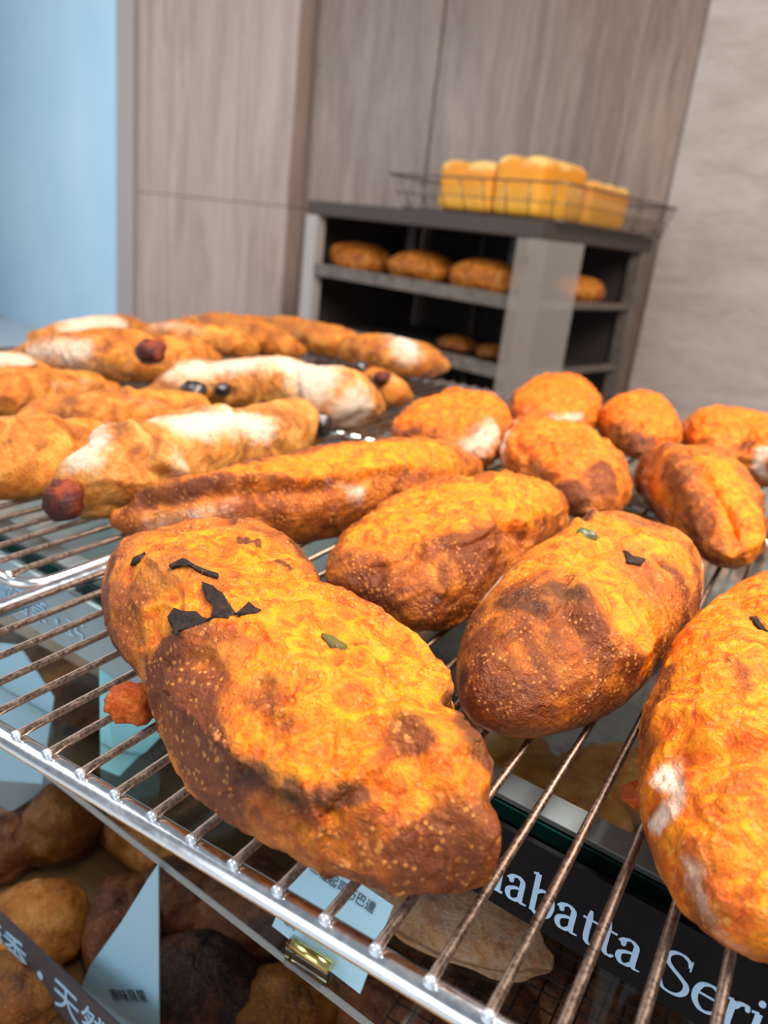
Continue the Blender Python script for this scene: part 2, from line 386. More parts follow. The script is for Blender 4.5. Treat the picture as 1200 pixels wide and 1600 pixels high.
def star_grid(f, nu, nv):
    th = np.linspace(0, 2 * np.pi, nu, endpoint=False); k0 = np.array(f['k'] + [f['k'][0]])
    kk = np.interp(th, np.linspace(0, 2 * np.pi, len(k0)), k0)
    for _ in range(max(1, nu // 60)): kk = .5 * kk + .25 * np.roll(kk, 1) + .25 * np.roll(kk, -1)
    ph = np.linspace(-np.pi / 2, np.pi / 2, nv); h = f['h']; zc = .38 * h
    cs = np.abs(np.cos(ph)) ** f['p']; cs[0] = cs[-1] = 0; sn = np.sin(ph)
    z = np.where(sn > 0, zc + (h - zc) * sn, zc + zc * 1.25 * sn); z = np.maximum(z, 0)
    u = np.cos(th) * kk * f['L']; v = np.sin(th) * kk * f['W']; ax = f['ax']
    X = f['c'][0] + (u * ax[0] - v * ax[1])[:, None] * cs; Y = f['c'][1] + (u * ax[1] + v * ax[0])[:, None] * cs
    return np.stack([X, Y, np.broadcast_to(z, X.shape)], -1)
def log_grid(pts, nu, nv):
    P = np.array(pts); L = np.concatenate([[0], np.cumsum(np.linalg.norm(np.diff(P[:, :2], axis=0), axis=1))])
    t = np.linspace(0, L[-1], nu - 12); C = np.stack([np.interp(t, L, P[:, k]) for k in range(3)], 1)
    ker = np.ones(max(3, (nu // 10) | 1)); ker /= ker.sum(); hw = len(ker) // 2
    for _ in range(2):
        C = np.stack([np.convolve(np.pad(C[:, k], hw, mode='reflect', reflect_type='odd'), ker, 'valid') for k in range(3)], 1)
    T0 = C[0, :2] - C[1, :2]; T0 /= np.linalg.norm(T0); T1 = C[-1, :2] - C[-2, :2]; T1 /= np.linalg.norm(T1)
    q = np.linspace(0, 1, 7)[1:]
    def capp(c, T):
        r = max(c[2], .003); return np.array([[*(c[:2] + T * r * .8 * math.sin(a * math.pi / 2)), r * math.cos(a * math.pi / 2)] for a in q])
    C = np.concatenate([capp(C[0], T0)[::-1], C, capp(C[-1], T1)]); C[:, 2] = np.maximum(C[:, 2], 0)
    Tn = np.gradient(C[:, :2], axis=0); Tn /= np.linalg.norm(Tn, axis=1)[:, None]
    a = np.linspace(0, 2 * np.pi, nv, endpoint=False); r = C[:, 2:3]; rc = np.maximum(C[:, 2:3], .35 * P[:, 2].max())
    X = C[:, :1] - Tn[:, 1:] * r * np.cos(a); Y = C[:, 1:2] + Tn[:, :1] * r * np.cos(a)
    Z = np.maximum(.85 * rc + r * np.sin(a), 0)
    return np.stack([X, Y, Z], -1)
def normals(G, wrap_u):
    if wrap_u: du = np.roll(G, -1, 0) - np.roll(G, 1, 0); dv = np.gradient(G, axis=1)
    else: du = np.gradient(G, axis=0); dv = np.roll(G, -1, 1) - np.roll(G, 1, 1)
    n = np.cross(du, dv); l = np.linalg.norm(n, axis=-1, keepdims=True); n = n / (l + 1e-12)
    c = G.reshape(-1, 3).mean(0); s = np.sign(((G - c) * n).sum(-1).mean())
    n = n * s
    if wrap_u: n[:, 0] = (0, 0, -1); n[:, -1] = (0, 0, 1)
    return n
def seg_dist(P, pts):
    best = np.full(P.shape[:-1], 1e9)
    pts = [np.array(p) for p in pts]
    if len(pts) == 1: return np.linalg.norm(P - pts[0], axis=-1)
    for a, b in zip(pts, pts[1:]):
        d = b - a; L2 = max(d @ d, 1e-12); t = np.clip(((P - a) @ d) / L2, 0, 1)
        best = np.minimum(best, np.linalg.norm(P - (a + t[..., None] * d), axis=-1))
    return best
def signed_dist(P, pts):
    best = np.full(P.shape[:-1], 1e9); sg = np.zeros(P.shape[:-1])
    for a, b in zip(pts, pts[1:]):
        a = np.array(a); b = np.array(b); d = b - a; t = np.clip(((P - a) @ d) / max(d @ d, 1e-12), 0, 1)
        r = P - (a + t[..., None] * d); l = np.linalg.norm(r, axis=-1); m = l < best
        best = np.where(m, l, best); sg = np.where(m, np.sign(d[0] * (P[..., 1] - a[1]) - d[1] * (P[..., 0] - a[0])), sg)
    return best * sg
def near_end(P, pts):
    a = np.array(pts[0]); b = np.array(pts[-1])
    return (1 - np.exp(-(np.linalg.norm(P - a, axis=-1) / .008) ** 2)) * (1 - np.exp(-(np.linalg.norm(P - b, axis=-1) / .008) ** 2))
BUILT = {}
def make_loaf(key, kind, mat, res, name, label, cat, group, auto=.0, rough=1.0, spiral=0.0):
    D = DATA[key]; wrap = 'star' in D
    G = star_grid(D['star'], *res) if wrap else log_grid(D['log'], *res)
    Nn = normals(G, wrap); zmax = G[..., 2].max()
    Pw = G + .004 * np.stack([fbm(G * 70 + 3, 2), fbm(G * 70 + 31, 2), fbm(G * 70 + 71, 2)], -1)
    pt = np.zeros(G.shape[:2] + (3,)); fl_ = np.zeros(G.shape[:2])
    up = sstep(.45, .95, G[..., 2] / zmax)
    pt[..., 0] += auto * up
    disp = np.zeros(G.shape[:2])
    for k, w_, s_, pts in D['s']:
        if len(pts) > 2: pts = [tuple(q) for q in cr(pts, 3)]
        a = s_ * np.exp(-(seg_dist(G if w_ < .002 else Pw if k != 'R' else G + (Pw - G) * .5, pts) / w_) ** 2)
        if k == 'C': pt[..., 0] += a
        elif k == 'B': pt[..., 1] += a
        elif k == 'D': pt[..., 2] += a
        elif k == 'F': fl_ += a
        elif k == 'K':
            sd_ = signed_dist(G + (Pw - G) * .5, pts)
            disp += s_ * .001 * np.where(sd_ > 0, np.exp(-sd_ / w_), np.exp(-(sd_ / .0012) ** 2)) * near_end(G, pts)
        else: disp += a * .001
    pt = np.clip(pt, 0, 1.2); 
    seed = (sum(map(ord, key)) * 13) % 97
    Q = G + seed
    disp += rough * (.0034 * fbm(Q * 22, 2) + .0018 * (np.clip(.22 - np.abs(fbm(Q * 40 + 1.2 * fbm(Q * 20, 2)[..., None], 2)), 0, .22) / .22 - .3) + .0009 * fbm(Q * 170, 3))
    ch = np.clip(pt[..., 0], 0, 1)
    disp += ch * (.0016 * fbm(Q * 130, 3) - .0022 * (1 - np.abs(fbm(Q * 75, 2) * 2)) * .5)
    if spiral:
        u = np.linspace(0, 1, G.shape[0])[:, None] if not wrap else 0
        a = np.linspace(0, 2 * np.pi, G.shape[1])[None]
        ph = (u * 3.2 + a / (2 * np.pi) + .1 * fbm(Q * 20, 2)) % 1.0
        disp += spiral * (sstep(0, .85, ph) - sstep(.85, 1, ph) * 1.0 - .5)
    disp = disp * sstep(-.002, .010, G[..., 2]) * np.clip(np.linalg.norm(G - G.reshape(-1, 3).mean(0), axis=-1) / .02, 0, 1)
    disp = np.clip(disp, -.012, .012)
    G2 = G + Nn * disp[..., None]; G2[..., 2] = np.maximum(G2[..., 2], .0002)
    if wrap: G2[:, 0] = G2[:, 0].mean(0); G2[:, -1] = G2[:, -1].mean(0)
    else: G2[0] = G2[0].mean(0); G2[-1] = G2[-1].mean(0)
    c = G2.reshape(-1, 3).mean(0); c[2] = 0
    o, flat = grid_to_mesh(name, G2 - c, mat, wrap)
    o.location = c
    paint(o, flat(pt), flat(fl_))
    tag(o, label, cat, group)
    BUILT[key] = (o, G.reshape(-1, 3), G2.reshape(-1, 3), Nn.reshape(-1, 3))
    return o
def blob(name, c, r, mat, parent=None, seed=1, n=3, amp=.22, freq=2.2, rot=0):
    bm = bmesh.new(); bmesh.ops.create_icosphere(bm, subdivisions=n, radius=1)
    V = np.array([v.co[:] for v in bm.verts]); V *= (1 + amp * fbm(V * freq + seed, 3))[:, None]
    ca, sa = math.cos(rot), math.sin(rot)
    for v, p in zip(bm.verts, V):
        x, y, z = p * np.array(r); v.co = (x * ca - y * sa, x * sa + y * ca, z)
    o = from_bm(name, bm, mat, None, True); o.location = Vector([float(v) for v in c])
    if parent is not None:
        bpy_parent(o, parent)
    return o
def bpy_parent(o, p):
    o.parent = p; o.matrix_parent_inverse = Matrix.Translation(-Vector(p.location))
def patch(key, name, poly, mat, label=None, lift=.0016, thick=.0002):
    # a thin slice that follows the loaf's own surface
    o, G, G2, Nn = BUILT[key]
    poly = np.array(poly); c = poly.mean(0); poly = c + (poly - c) * 1.18; n = len(poly)
    ring = []; 
    m = []
    for a, b in zip(poly, np.roll(poly, -1, 0)): m += [a, (a + b) / 2]
    m = np.array(m); n = len(m)
    def onto(P, l):
        d = ((G - P) ** 2).sum(-1); i = np.argsort(d)[:6]; return G2[i].mean(0) + Nn[i].mean(0) * l + (P - G[i].mean(0)) * .7
    V = []
    for t, l in ((1.0, -.0006), (1.0, lift), (.8, lift + thick), (.45, lift + thick * .7)):
        for p in m: V.append(onto(c + (p - c) * t, l))
    V.append(onto(c, lift + thick * .5)); k = len(V) - 1
    Fc = []
    for r_ in range(3):
        for i in range(n): Fc.append((r_ * n + i, r_ * n + (i + 1) % n, (r_ + 1) * n + (i + 1) % n, (r_ + 1) * n + i))
    for i in range(n): Fc.append((3 * n + i, 3 * n + (i + 1) % n, k))
    q = mesh(name, V, Fc, mat)
    bm = bmesh.new(); bm.from_mesh(q.data); bmesh.ops.recalc_face_normals(bm, faces=bm.faces); bm.to_mesh(q.data); bm.free()
    if label: q['label'] = label
    bpy_parent(q, o); return q

# ---------------------------------------------------------------- loaves on the rack
DATA = json.loads(r'''{"A":{"star":{"c":[-0.1943,0.2607],"ax":[0.8779,-0.4788],"L":0.15,"W":0.0575,"k":[0.946,0.977,1.03,1.065,1.036,0.956,0.905,0.948,1.047,1.082,0.981,0.801,0.673,0.672,0.768,0.888,0.996,1.087,1.139,1.114,1.017,0.917,0.882,0.911,0.943,0.938,0.922,0.943,1.007,1.071,1.103,1.103,1.082,1.038,0.969,0.908,0.9,0.952,1.017,1.039,1.011,0.963,0.93,0.916,0.916,0.922,0.93,0.937],"h":0.07,"p":0.75},"s":[["D",0.0015,1.6,[[-0.2319,0.2851,0.0688],[-0.2288,0.2816,0.0691]]],
["D",0.0015,1.6,[[-0.2288,0.2873,0.0688],[-0.2253,0.283,0.0691]]],
["D",0.0015,1.6,[[-0.2246,0.2859,0.0691],[-0.2246,0.2859,0.0691]]],
["D",0.0015,1.6,[[-0.2236,0.2892,0.0691],[-0.2195,0.2842,0.0695]]],
["D",0.0015,1.6,[[-0.2043,0.2803,0.0695],[-0.2013,0.2782,0.0695]]],
["D",0.0015,1.6,[[-0.2009,0.2802,0.0691],[-0.1978,0.2777,0.0691]]],
["D",0.0015,1.6,[[-0.1967,0.2787,0.0688],[-0.194,0.2762,0.0688]]],
["D",0.0014,1.1,[[-0.1761,0.2941,0.036]]],
["D",0.0014,1.0,[[-0.1381,0.249,0.0666]]],
["D",0.0012,0.9,[[-0.1363,0.2367,0.0678]]],
["D",0.003,0.9,[[-0.2511,0.3184,0.0643],[-0.2368,0.3203,0.0625],[-0.2123,0.306,0.0625],[-0.1936,0.2929,0.0605]]],
["D",0.003,0.7,[[-0.1521,0.269,0.0666],[-0.1388,0.2747,0.0615],[-0.127,0.2777,0.0544],[-0.1115,0.2691,0.0488]]],
["B",0.01,0.6,[[-0.0679,0.1966,0.036],[-0.0586,0.2098,0.0394],[-0.0535,0.2106,0.0275]]],
["K",0.01,3,[[-0.2042,0.297,0.0643],[-0.22,0.3026,0.0666],[-0.2369,0.2936,0.0678],[-0.2534,0.2744,0.0672]]],
["B",0.006,0.7,[[-0.1955,0.2002,0.0394],[-0.1649,0.1866,0.0426],[-0.1425,0.1826,0.0394]]],
["F",0.003,0.35,[[-0.1474,0.2084,0.0],[-0.1222,0.1803,0.0292]]],
["C",0.02,1,[[-0.2681,0.2591,0.0605],[-0.2427,0.276,0.0683],[-0.2059,0.2751,0.0699],[-0.1818,0.2562,0.07]]],
["C",0.022,1.2,[[-0.1522,0.25,0.0688],[-0.1317,0.2462,0.0659],[-0.1194,0.2597,0.057],[-0.1041,0.234,0.0615]]],
["C",0.028,1.2,[[-0.1336,0.2064,0.0615],[-0.12,0.1967,0.0557],[-0.102,0.2008,0.0557]]],
["C",0.012,0.8,[[-0.227,0.222,0.041],[-0.2312,0.2309,0.0531],[-0.1771,0.2301,0.0683]]],
["C",0.012,0.45,[[-0.0853,0.2198,0.057],[-0.0645,0.2047,0.0426]]],
["B",0.014,0.55,[[-0.1121,0.1809,0.0326],[-0.0872,0.1863,0.0394],[-0.0712,0.1936,0.0343]]],
["B",0.008,0.5,[[-0.1815,0.1989,0.0517],[-0.1496,0.198,0.057],[-0.1336,0.1931,0.0531]]],
["B",0.006,0.6,[[-0.1342,0.2526,0.0],[-0.0987,0.2028,0.0557],[-0.0912,0.2123,0.057]]],
["B",0.005,0.7,[[-0.2432,0.2278,0.0343],[-0.2236,0.218,0.0326],[-0.1954,0.2059,0.0503]]],
["B",0.012,0.9,[[-0.2966,0.2585,0.0377],[-0.2839,0.2475,0.0246],[-0.2593,0.2356,0.0181]]],
["B",0.02,1,[[-0.2101,0.209,0.0326],[-0.1795,0.1892,0.0326],[-0.1534,0.1805,0.0275],[-0.1444,0.2021,0.0015],[-0.1089,0.2034,0.0024],[-0.0697,0.1928,0.0259],[-0.0549,0.2057,0.0292]]],
["B",0.006,0.8,[[-0.2547,0.3108,0.0643],[-0.2368,0.3203,0.0625],[-0.2123,0.306,0.0625],[-0.1776,0.2742,0.0678]]],
["B",0.005,0.8,[[-0.1709,0.2716,0.0683],[-0.1389,0.2688,0.0634],[-0.1254,0.2781,0.0531],[-0.1083,0.2658,0.0473]]],
["B",0.008,0.6,[[-0.2047,0.2096,0.0458],[-0.1661,0.1897,0.0473],[-0.1561,0.1857,0.0442]]],
["B",0.012,0.5,[[-0.1479,0.2063,0.0615],[-0.13,0.1982,0.057],[-0.162,0.2443,0.0]]],
["B",0.006,0.8,[[-0.2622,0.2616,0.0634],[-0.2458,0.2596,0.0666],[-0.2232,0.2445,0.0659]]],
["B",0.006,0.6,[[-0.117,0.1823,0.0377],[-0.1342,0.2526,0.0],[-0.0988,0.2105,0.0582],[-0.09,0.2098,0.0557]]],
["D",0.008,0.8,[[-0.2656,0.2382,0.0194],[-0.2524,0.2335,0.0156]]],
["D",0.005,1,[[-0.1887,0.2334,0.0],[-0.1356,0.1834,0.041],[-0.1185,0.1837,0.041],[-0.0986,0.1895,0.0473]]],
["D",0.012,0.6,[[-0.1456,0.1813,0.036],[-0.1301,0.181,0.0343]]],
["D",0.0055,1.2,[[-0.1026,0.2627,0.041],[-0.0823,0.2275,0.0531],[-0.0729,0.2223,0.0488],[-0.0641,0.2195,0.041]]],
["D",0.004,0.7,[[-0.1325,0.2763,0.0582],[-0.1206,0.2752,0.0517],[-0.11,0.2692,0.0473]]],
["D",0.003,0.7,[[-0.1366,0.2303,0.0672],[-0.1311,0.2183,0.0652]]],
["R",0.005,-2.5,[[-0.2713,0.2494,0.0517],[-0.2574,0.2363,0.0426],[-0.2432,0.2278,0.0343],[-0.2331,0.2229,0.0246]]],
["K",0.014,3.5,[[-0.1628,0.2557,0.0691],[-0.1686,0.2409,0.0695],[-0.1771,0.2301,0.0683],[-0.186,0.2205,0.0652],[-0.1994,0.2136,0.0557],[-0.2225,0.2196,0.041],[-0.2429,0.228,0.0194]]],
["K",0.016,8,[[-0.0627,0.2139,0.0442],[-0.0733,0.2249,0.0473],[-0.0823,0.2275,0.0531],[-0.102,0.2594,0.041]]],
["K",0.016,4.5,[[-0.2005,0.2032,0.0377],[-0.1701,0.1887,0.0442],[-0.1519,0.1853,0.0442],[-0.1362,0.1843,0.0426],[-0.1217,0.1836,0.041],[-0.1063,0.1849,0.0426],[-0.1199,0.2387,0.0]]],
["K",0.008,2.5,[[-0.113,0.1817,0.036],[-0.1055,0.1871,0.0458],[-0.0973,0.1978,0.0531],[-0.0929,0.2112,0.057]]],
["K",0.008,2.5,[[-0.2232,0.2445,0.0659],[-0.2399,0.258,0.0672],[-0.2562,0.2594,0.0643]]],
["K",0.008,2,[[-0.1272,0.2125,0.0634],[-0.1348,0.2208,0.0659],[-0.137,0.2359,0.0678]]],
["R",0.008,4,[[-0.0979,0.2191,0.0605],[-0.0819,0.2122,0.0544],[-0.063,0.2065,0.0426]]],
["R",0.014,-7,[[-0.14,0.2481,0.0672],[-0.1235,0.2532,0.0605],[-0.106,0.2328,0.0625]]],
["R",0.005,4,[[-0.1665,0.2677,0.0688],[-0.1444,0.268,0.0652],[-0.1276,0.2738,0.057],[-0.1146,0.2688,0.0517],[-0.1047,0.2626,0.0442]]],
["R",0.012,4,[[-0.1325,0.2178,0.0652],[-0.1262,0.2165,0.0643]]],
["R",0.01,-3,[[-0.2317,0.2667,0.0691],[-0.1927,0.2637,0.07]]],
["R",0.005,3,[[-0.2718,0.2956,0.0634],[-0.2488,0.3186,0.0643],[-0.2201,0.3113,0.0625],[-0.1936,0.294,0.0593]]],
["R",0.008,3,[[-0.2525,0.2522,0.0625],[-0.227,0.2481,0.0666]]],
["R",0.004,-3,[[-0.2002,0.2064,0.0458],[-0.1827,0.2048,0.057],[-0.1702,0.1999,0.057]]]]},"B":{"star":{"c":[-0.087,0.442],"ax":[0.0166,0.9999],"L":0.143,"W":0.0517,"k":[0.901,0.932,0.98,1.031,1.069,1.083,1.07,1.039,1.001,0.972,0.962,0.971,0.996,1.025,1.049,1.063,1.067,1.065,1.063,1.064,1.069,1.073,1.073,1.067,1.056,1.044,1.033,1.026,1.021,1.016,1.007,0.994,0.978,0.964,0.955,0.957,0.971,0.994,1.023,1.051,1.071,1.077,1.066,1.038,0.997,0.952,0.914,0.895],"h":0.067,"p":0.75},"s":[["R",0.005,5,[[-0.1116,0.4935,0.0616]]],
["R",0.004,5,[[-0.1142,0.4707,0.0616]]],
["R",0.005,4,[[-0.0643,0.5018,0.0624],[-0.0535,0.5015,0.0579]]],
["R",0.004,-4,[[-0.0863,0.4857,0.0658],[-0.0768,0.4689,0.0665]]],
["R",0.004,4,[[-0.0987,0.4896,0.0654]]],
["K",0.012,3.5,[[-0.0542,0.3789,0.0533],[-0.0497,0.3703,0.0453],[-0.0501,0.358,0.0408],[-0.0588,0.3451,0.0481],[-0.0672,0.345,0.0545],[-0.0782,0.355,0.0607]]],
["K",0.012,3,[[-0.0469,0.4768,0.0545],[-0.0618,0.4669,0.0638],[-0.0807,0.4574,0.0669],[-0.0955,0.4212,0.0667],[-0.0974,0.3904,0.0654]]],
["K",0.014,2.5,[[-0.0977,0.2977,0.0392],[-0.0982,0.3161,0.0508],[-0.0888,0.3358,0.0579],[-0.0872,0.3581,0.0624]]],
["B",0.006,0.8,[[-0.0814,0.3616,0.0624],[-0.0711,0.3467,0.0568],[-0.0602,0.3417,0.0481],[-0.0497,0.357,0.0392]]],
["D",0.006,0.5,[[-0.0929,0.3629,0.0631],[-0.081,0.357,0.0616]]],
["C",0.02,1.2,[[-0.1027,0.4354,0.0662],[-0.0932,0.4674,0.0667],[-0.0618,0.4669,0.0638]]],
["C",0.018,0.9,[[-0.0829,0.3938,0.0658],[-0.0605,0.3763,0.0579],[-0.0455,0.3753,0.0377]]],
["C",0.01,0.8,[[-0.0949,0.3095,0.0481],[-0.0873,0.3055,0.0453]]],
["C",0.012,0.5,[[-0.1228,0.373,0.0545],[-0.1083,0.3938,0.0638]]],
["B",0.022,0.9,[[-0.1217,0.3359,0.0438],[-0.0975,0.2993,0.0408],[-0.069,0.3063,0.0279],[-0.0519,0.3397,0.0279]]],
["B",0.014,0.8,[[-0.0499,0.4494,0.0568],[-0.0395,0.4412,0.0408],[-0.0426,0.3894,0.0345]]],
["B",0.012,0.6,[[-0.0862,0.3739,0.0644],[-0.0735,0.3517,0.0589],[-0.0631,0.3355,0.0481]]],
["D",0.01,0.5,[[-0.1104,0.3442,0.0557],[-0.1016,0.3544,0.0607],[-0.0908,0.3575,0.0624]]],
["D",0.016,0.6,[[-0.0945,0.34,0.0589],[-0.0799,0.3143,0.0481],[-0.0852,0.2942,0.0329],[-0.079,0.2967,0.0223]]],
["D",0.005,0.9,[[-0.1159,0.3106,0.0329],[-0.1103,0.3023,0.0329]]],
["D",0.006,0.8,[[-0.1162,0.4806,0.0598],[-0.1123,0.4996,0.0607]]],
["D",0.003,0.9,[[-0.0757,0.4286,0.0665],[-0.0671,0.4283,0.0649]]],
["F",0.004,1,[[-0.1311,0.357,0.0392],[-0.1316,0.3693,0.0438],[-0.131,0.3821,0.0481]]],
["F",0.003,0.9,[[-0.0463,0.5206,0.0481],[-0.0362,0.4921,0.0329]]],
["F",0.004,1,[[-0.1044,0.2957,0.021],[-0.0915,0.2945,0.0173]]],
["F",0.006,0.35,[[-0.0872,0.3735,0.0644],[-0.0803,0.3842,0.0649]]],
["F",0.008,0.35,[[-0.0853,0.2974,0.0377],[-0.077,0.2996,0.0329]]],
["F",0.008,0.4,[[-0.0584,0.3253,0.0329],[-0.0549,0.3315,0.0236]]],
["R",0.007,4,[[-0.0872,0.3791,0.0649],[-0.0799,0.3581,0.0616],[-0.0678,0.348,0.0557],[-0.0511,0.3602,0.0438],[-0.051,0.3728,0.0481]]],
["R",0.006,-4,[[-0.0934,0.3798,0.0649],[-0.0846,0.35,0.0607],[-0.073,0.3365,0.0545]]],
["R",0.005,4,[[-0.1083,0.4157,0.0649],[-0.1027,0.4354,0.0662]]],
["R",0.005,-4,[[-0.094,0.4001,0.0662],[-0.0841,0.4321,0.067],[-0.0556,0.4449,0.0607]]],
["R",0.01,-3,[[-0.0918,0.3355,0.0579],[-0.0801,0.3168,0.0495]]]]},"C":{"star":{"c":[0.0151,0.3782],"ax":[0.0353,-0.9994],"L":0.1582,"W":0.0522,"k":[0.957,0.959,0.964,0.97,0.976,0.984,0.993,1.003,1.011,1.012,1.005,0.989,0.968,0.949,0.936,0.932,0.936,0.944,0.95,0.953,0.954,0.958,0.967,0.983,1.001,1.013,1.013,0.998,0.97,0.94,0.917,0.911,0.924,0.951,0.982,1.008,1.022,1.024,1.017,1.008,1.0,0.995,0.992,0.988,0.982,0.973,0.965,0.959],"h":0.074,"p":0.75},"s":[["K",0.014,4,[[-0.0131,0.2727,0.05],[-0.0075,0.2766,0.0575],[0.0036,0.2791,0.0639],[0.0147,0.2762,0.065]]],
["K",0.012,3,[[-0.0265,0.3282,0.0531],[-0.015,0.3375,0.0661],[-0.0023,0.343,0.0717]]],
["K",0.01,3,[[-0.0192,0.2703,0.029],[-0.0149,0.2658,0.0416],[-0.0154,0.2733,0.0467]]],
["B",0.006,0.7,[[-0.0101,0.3317,0.068],[-0.0012,0.3171,0.0697],[-0.0003,0.3091,0.0689]]],
["B",0.008,0.6,[[-0.0026,0.2589,0.0531],[0.0117,0.2655,0.0615]]],
["C",0.03,1,[[-0.0053,0.4192,0.0704],[-0.0156,0.3501,0.0671],[-0.0107,0.2969,0.0615],[0.0052,0.2627,0.0589]]],
["C",0.03,0.7,[[0.0111,0.2448,0.0516],[0.0203,0.2296,0.0381]]],
["B",0.01,0.9,[[-0.0306,0.3424,0.05],[-0.0287,0.3122,0.0416],[-0.0244,0.2907,0.0381]]],
["B",0.014,0.8,[[-0.0142,0.2582,0.0309],[-0.007,0.2447,0.029],[0.0046,0.2321,0.029]]],
["F",0.006,1.4,[[-0.0158,0.272,0.045],[-0.011,0.261,0.045],[-0.012,0.2566,0.0381]]],
["F",0.004,1,[[-0.0159,0.2619,0.0274],[-0.0124,0.2548,0.0327]]],
["F",0.006,0.6,[[0.0008,0.2364,0.0345],[0.0106,0.2287,0.0274],[0.0204,0.2287,0.0219]]],
["F",0.003,0.6,[[-0.0264,0.4013,0.0589],[-0.0213,0.4255,0.0602]]],
["D",0.003,0.9,[[-0.0083,0.394,0.0711],[0.0019,0.3745,0.0734]]],
["D",0.003,0.6,[[-0.0305,0.3485,0.0516],[-0.0272,0.3451,0.0561]]],
["R",0.006,-4,[[-0.0137,0.4082,0.068],[0.0021,0.3714,0.0734]]],
["R",0.008,4,[[-0.0232,0.3007,0.0484],[-0.0127,0.2978,0.0602],[0.0074,0.2886,0.0671]]],
["R",0.007,-4,[[-0.015,0.2748,0.0484],[-0.0061,0.2738,0.0575],[0.0134,0.2765,0.065]]],
["R",0.01,4,[[-0.0106,0.3261,0.0671],[-0.0005,0.3369,0.0717]]]]},"D":{"star":{"c":[-0.1907,0.4855],"ax":[-0.0277,0.9996],"L":0.1349,"W":0.0572,"k":[0.983,0.973,0.976,0.98,0.972,0.947,0.913,0.885,0.876,0.896,0.942,1.003,1.067,1.122,1.165,1.195,1.213,1.216,1.199,1.158,1.097,1.028,0.969,0.938,0.942,0.977,1.024,1.058,1.062,1.029,0.969,0.9,0.839,0.797,0.771,0.757,0.745,0.738,0.741,0.766,0.819,0.893,0.973,1.038,1.072,1.071,1.044,1.009],"h":0.062,"p":0.75},"s":[["K",0.012,4,[[-0.2044,0.3609,0.0334],[-0.1895,0.3744,0.0445],[-0.1696,0.3914,0.0526],[-0.1618,0.4175,0.0535],[-0.1614,0.4522,0.0545]]],
["B",0.014,0.6,[[-0.1642,0.3864,0.0494],[-0.1567,0.4215,0.0494]]],
["C",0.022,1,[[-0.2172,0.3981,0.0535],[-0.1966,0.4321,0.0601],[-0.1819,0.4765,0.0617],[-0.1695,0.5313,0.0577]]],
["B",0.02,0.9,[[-0.2169,0.3596,0.0334],[-0.1735,0.3533,0.0274],[-0.1507,0.3912,0.0334],[-0.1488,0.451,0.0349]]],
["B",0.01,0.7,[[-0.1689,0.3964,0.0535],[-0.1572,0.4437,0.0505]]],
["D",0.004,0.8,[[-0.2134,0.3959,0.0535],[-0.2045,0.3917,0.0526]]],
["D",0.008,0.5,[[-0.164,0.449,0.0562],[-0.1551,0.4598,0.0482]]],
["F",0.004,0.4,[[-0.1641,0.3553,0.0289],[-0.1549,0.3713,0.0319]]],
["R",0.008,-7,[[-0.21,0.5277,0.059],[-0.1626,0.4679,0.0554],[-0.1492,0.4867,0.0334]]],
["R",0.01,4,[[-0.1919,0.4329,0.0601],[-0.1606,0.433,0.0535]]],
["R",0.006,-3,[[-0.2178,0.3785,0.047],[-0.1842,0.3794,0.0482]]]]},"E":{"log":[[-0.4067,0.366,0.0072],[-0.3945,0.3782,0.0172],[-0.3642,0.3937,0.027],[-0.3328,0.4252,0.0325],[-0.3098,0.472,0.0356],[-0.2935,0.5395,0.0354],[-0.2877,0.6219,0.0299],[-0.2845,0.6927,0.015]],"s":[["C",0.014,1.2,[[-0.3073,0.442,0.0593],[-0.2826,0.5161,0.0617],[-0.2671,0.5974,0.0489]]],
["C",0.01,0.8,[[-0.364,0.3939,0.05],[-0.3228,0.4227,0.0588]]],
["B",0.007,1,[[-0.3973,0.3699,0.0228],[-0.3385,0.3951,0.0487],[-0.3355,0.5095,0.0192],[-0.2643,0.5261,0.0462]]],
["B",0.02,0.5,[[-0.3977,0.3636,0.0143],[-0.3623,0.3702,0.0318]]],
["F",0.012,0.55,[[-0.3755,0.3651,0.0173],[-0.3309,0.3875,0.034],[-0.3315,0.4893,0.0051],[-0.274,0.4705,0.0358]]],
["F",0.006,0.5,[[-0.2919,0.4449,0.0498],[-0.2753,0.4709,0.0412]]],
["R",0.006,5,[[-0.3967,0.376,0.0284],[-0.3413,0.3978,0.0511],[-0.2951,0.4464,0.0539],[-0.2692,0.5337,0.0551]]],
["R",0.006,-5,[[-0.382,0.3674,0.0273],[-0.3302,0.3935,0.0431],[-0.2917,0.4395,0.0448]]]]},"F":{"star":{"c":[-0.343,0.8026],"ax":[-0.3921,0.9199],"L":0.1351,"W":0.0656,"k":[0.818,0.868,0.938,0.991,0.993,0.934,0.834,0.737,0.691,0.726,0.838,0.993,1.137,1.225,1.232,1.169,1.066,0.964,0.89,0.855,0.85,0.857,0.863,0.864,0.865,0.872,0.886,0.9,0.901,0.882,0.843,0.794,0.751,0.726,0.724,0.741,0.768,0.8,0.837,0.88,0.929,0.978,1.013,1.017,0.984,0.922,0.855,0.814],"h":0.06,"p":0.75},"s":[["B",0.008,1.2,[[-0.3678,0.7119,0.025],[-0.3564,0.7136,0.0351]]],
["D",0.004,0.6,[[-0.3421,0.7061,0.025],[-0.3288,0.6997,0.0222]]],
["R",0.012,4,[[-0.3661,0.7408,0.0518]]],
["R",0.01,-4,[[-0.3212,0.738,0.0551],[-0.3115,0.6958,0.0323]]],
["C",0.03,1.2,[[-0.3692,0.7213,0.0405],[-0.341,0.7482,0.0558],[-0.3234,0.8225,0.0571]]],
["B",0.008,0.7,[[-0.3506,0.7084,0.0222],[-0.3022,0.7277,0.0509]]],
